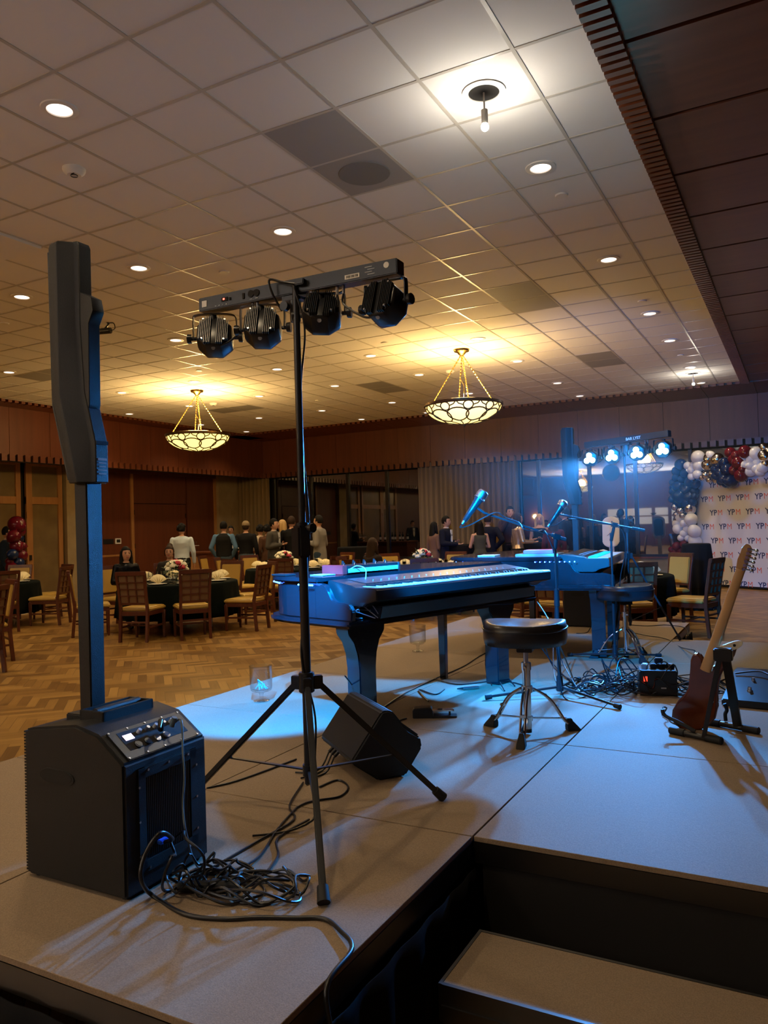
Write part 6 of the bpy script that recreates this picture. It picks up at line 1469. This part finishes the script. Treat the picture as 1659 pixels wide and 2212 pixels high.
    t = MB(); hem = {'jacket': .80, 'shirt': .92, 'dress': .95, 'sleeveless': .95, 'gown': .95}[kind]
    g_ = .022 if kind == 'jacket' else .012
    sec = [(hem, hp*1.0+g_+.01, .12+g_), (.97, hp+g_, .115+g_), (1.08, wa+g_*1.4, .095+g_), (1.20, wa+.015+g_, .10+g_), (1.32, sh*.86+g_, ch_+g_), (1.40, sh*.95+g_, .105+g_*.8), (1.455, sh*.62+g_, .078+g_*.6), (1.475, .065, .062)]
    if kind in ('dress', 'sleeveless'): sec = sec[:-2]+[(1.43, sh*.7, .085)] if kind == 'sleeveless' else sec
    t.loft([ell(V(0, 0, z), rx*s, ry*s) for z, rx, ry in sec])
    if kind != 'sleeveless':
        for e in (-1, 1):
            S_, E_, W_, d, sd_ = AR[e]; limb(t, [S_, E_, W_-d*.01], [(.05+g_)*s, (.042+g_)*s, (.030+g_*.8)*s])
    loc(remesh(t, .014, 4), {'jacket': 'jacket', 'shirt': 'shirt', 'dress': 'dress', 'sleeveless': 'dress', 'gown': 'dress'}[kind], cm)
    if shirt: 
        m = MB().prism([(-.045, 0), (.045, 0), (.03, -.30), (0, -.36), (-.03, -.30)], V(0, .100+g_, 1.44), (1, 0, 0), (0, -.03, 1), (0, 1, 0), .016); loc(m, 'shirt_front', cloth_m(shirt))
        m = MB().lathe([(.056, -.02), (.058, .02)], V(0, .008, 1.475), 18); loc(m, 'collar', cloth_m(shirt))
    if vest:
        t = MB(); t.loft([ell(V(0, 0, z), (rx+g_+.012)*s, (ry+g_+.012)*s) for z, rx, ry in ((.93, hp, .11), (1.08, wa+.02, .1), (1.2, wa+.02, .105), (1.32, sh*.84, ch_), (1.40, sh*.8, .11), (1.47, .07, .07))]); loc(remesh(t, .014, 3), 'quilted_vest', cloth_m(vest))
    t = MB()
    if kind in ('dress', 'sleeveless', 'gown') and not seat:
        t.loft([ell(V(0, 0, z), r1*s, r2*s, 24) for z, r1, r2 in ((1.0, hp+.012, .125), (.9, hp+.025, .14), (.6, hp+.02, .15), (.2 if kind == 'gown' else .52, hp+.04, .17))]); loc(t, 'skirt', cm)
    else:
        for e in (-1, 1):
            if seat: limb(t, [V(e*.085, .02, .93), V(e*.10, .44, .95), Vector((V(e*.10, .44, .95).x, V(0, .47, 0).y, .14))], [.10*s, .075*s, .055*s])
            else: limb(t, [V(e*.085, 0, .93), V(e*.095, .01, .50), V(e*.10, -.01, .08)], [.105*s, .075*s, .06*s])
        t.loft([ell(V(0, 0, z), (hp+.012)*s, .128*s) for z in (.88, 1.0)]); loc(remesh(t, .015, 3), 'skirt' if kind in ('dress', 'sleeveless') else 'trousers', cloth_m(legs))
        for e in (-1, 1):
            kn = V(e*.10, .47 if seat else -.01, 0); m = MB().sph((kn.x, kn.y+.07, .045), .055, 12, (.85, 2.35, .8)); loc(m, 'shoe', 'plastic2')
    if hair[1] == 'cap' or hair[1] == 'capped':
        m = MB(); m.sph(hc+Vector((0, -.01, .05))*s, .108*s, 18, (.85, 1.0, .85)); m.box(hc+Vector((0, .12, .055))*s, (.14*s, .09*s, .012)); loc(remesh(m, .012, 2), 'cap', cloth_m((.25, .18, .10)))
    return o
def held(o, e, loc_): pass
# heading: 0 = +X, 90 = +Y (away from the camera's stage side)
NV = (.008, .010, .022); BK = (.008, .008, .009)
person('man in light blue dress shirt seen from behind by the tall cherry door', 392, 16.6, 125, 1.66, arms=('down', 'down'), hair=('black', 'curly'), top=((.50, .60, .70), 'shirt'), legs=BK)
person('man in black quilted vest over blue shirt standing at the bar, back turned', 483, 17.6, 118, 1.7, arms=('pocket', 'pocket'), hair=('black', 'short'), top=((.08, .16, .27), 'shirt'), legs=(.05, .07, .09), vest=(.01, .01, .01))
person('man in tan cap and black shirt seen from behind at the bar', 531, 17.6, 110, 1.69, arms=('down', 'down'), hair=('brown', 'capped'), top=(BK, 'shirt'), legs=(.06, .08, .10))
person('smiling person behind the bar counter between vest man and cap man', 499, 20.6, -65, 1.62, female=True, arms=('table', 'table'), hair=('black', 'short'), top=(BK, 'shirt'), skin=skind)
person('woman in cream dress at the bar, seen between cap man and grey suit man', 562, 18.3, 120, 1.6, female=True, arms=('fold', 'fold'), hair=('black', 'curly'), top=((.60, .50, .36), 'gown'))
person('woman with dark curly hair and brown dress at the bar beside cream dress', 577, 18.2, 150, 1.6, female=True, arms=('down', 'fold'), hair=('black', 'curly'), top=((.10, .05, .03), 'gown'), skin=skind)
person('man in grey suit jacket facing right with hand raised, by the dark window', 591, 17.0, 10, 1.72, arms=('fold', 'fold'), hair=('black', 'short'), top=((.06, .055, .048), 'jacket'), legs=(.04, .04, .035), shirt=(.5, .5, .5))
person('blond woman in dark sleeveless dress half hidden behind black shirt man', 611, 17.9, 200, 1.7, female=True, arms=('fold', 'down'), hair=('blond', 'long'), top=((.10, .05, .03), 'sleeveless'))
person('man in black shirt seen from behind, left of the near light stand pole', 630, 17.1, 105, 1.76, arms=('pocket', 'down'), hair=('brown', 'short'), top=(BK, 'shirt'), legs=BK)
person('man in light grey blazer facing left, right of the near light stand pole', 690, 16.9, 190, 1.76, arms=('fold', 'fold'), hair=('black', 'short'), top=((.22, .20, .17), 'jacket'), legs=(.03, .05, .08), shirt=(.3, .4, .5))
tA = (-8.65, 9.2)
def seatxy(c, a, r=1.14): return (c[0]+r*math.cos(R(a)), c[1]+r*math.sin(R(a)))
person('seated dark-haired woman in black sequin top looking at her phone', 0, 0, -28, 1.62, female=True, arms=('table', 'table'), hair=('black', 'long'), top=((.012, .012, .013), 'shirt'), legs=BK, seat=True, xy=seatxy(tA, 180, 1.14), k='sequin')
person('seated woman with updo and black lace sleeves looking down at the table', 0, 0, -55, 1.6, female=True, arms=('table', 'table'), hair=('brown', 'updo'), top=((.03, .025, .022), 'shirt'), legs=BK, seat=True, xy=seatxy(tA, 140, 1.14))
person('seated person with long dark hair from behind, beyond the nearest piano lid', 0, 0, 70, 1.66, female=True, arms=('table', 'table'), hair=('brown', 'long'), top=((.02, .015, .015), 'shirt'), legs=BK, seat=True, xy=seatxy((-5.95, 12.4), 250, 1.12))
person('man in dark blue suit at far left edge beside the balloon column', 14, 15.6, 40, 1.70, arms=('down', 'down'), hair=('black', 'short'), top=((.02, .03, .045), 'jacket'), legs=(.02, .03, .04), shirt=(.6, .6, .6))
person('woman with very long black hair and patterned brown dress beside bearded man', 937, 16.7, 60, 1.54, female=True, arms=('down', 'fold'), hair=('black', 'longback'), top=((.16, .09, .06), 'gown'))
person('bearded man in navy suit and open white shirt leaning on the high table', 963, 16.6, 0, 1.66, arms=('fold', 'table'), hair=('black', 'short'), top=(NV, 'jacket'), legs=NV, shirt=(.7, .7, .68))
person('woman in olive sleeveless dress, bare arm on the high table, back turned', 1036, 16.2, 130, 1.54, female=True, arms=('table', 'fold'), hair=('black', 'long'), top=((.07, .07, .05), 'sleeveless'))
person('man in navy suit seen from behind beside the olive sleeveless dress', 1054, 17.0, 100, 1.67, arms=('fold', 'hip'), hair=('brown', 'short'), top=(NV, 'jacket'), legs=NV, shirt=(.6, .6, .6))
person('tall man in maroon shirt drinking from a glass', 1103, 17.4, -60, 1.84, arms=('down', 'drink'), hair=('black', 'short'), top=((.035, .018, .025), 'shirt'), legs=BK)
person('dark-haired woman in cream sequin jacket with arm on the high table', 1118, 16.0, 40, 1.67, female=True, arms=('down', 'table'), hair=('brown', 'long'), top=((.62, .48, .34), 'shirt'), legs=BK, k='sequin')
person('blond woman in black strapless dress facing the camera under the amber glow', 1166, 17.3, -75, 1.65, female=True, arms=('fold', 'fold'), hair=('blond', 'long'), top=(BK, 'sleeveless'))
person('woman in maroon top with long light brown hair, back turned, by far column', 1196, 15.6, 110, 1.58, female=True, arms=('down', 'down'), hair=('brown', 'longback'), top=((.07, .012, .02), 'shirt'), legs=BK)
person('man in navy jacket facing left behind the far column speaker pole', 1222, 16.6, 185, 1.77, arms=('fold', 'down'), hair=('black', 'short'), top=(NV, 'jacket'), legs=(.04, .06, .09))
# small things people hold
for (px, py, D, lab) in ((355*0+306, 1242, 11.4, 'phone held by the woman in black sequins'),):
    q = at(px, py, dist=D); tag(MB().box(q, (.07, .14, .01), Rz(.6)).build('mobile_phone', 'plastic2', bev=.002), lab, 'phone')

# ------------------------------------------------------------------ HAZE around the far lamps
hm_ = bpy.data.materials.new('thin_stage_haze'); hm_.use_nodes = True; nt = hm_.node_tree; nt.nodes.clear()
ho = nt.nodes.new('ShaderNodeOutputMaterial'); hv = nt.nodes.new('ShaderNodeVolumeScatter'); hv.inputs['Density'].default_value = HAZE; hv.inputs['Anisotropy'].default_value = .55
nt.links.new(hv.outputs[0], ho.inputs['Volume'])
hz_ = MB().sph((-.9, 9.4, 2.45), 1, 40, (2.6, 5.2, 1.7)).build('stage_haze', hm_); tag(hz_, 'thin haze in the air around the far blue lamps', 'haze', kind='stuff')
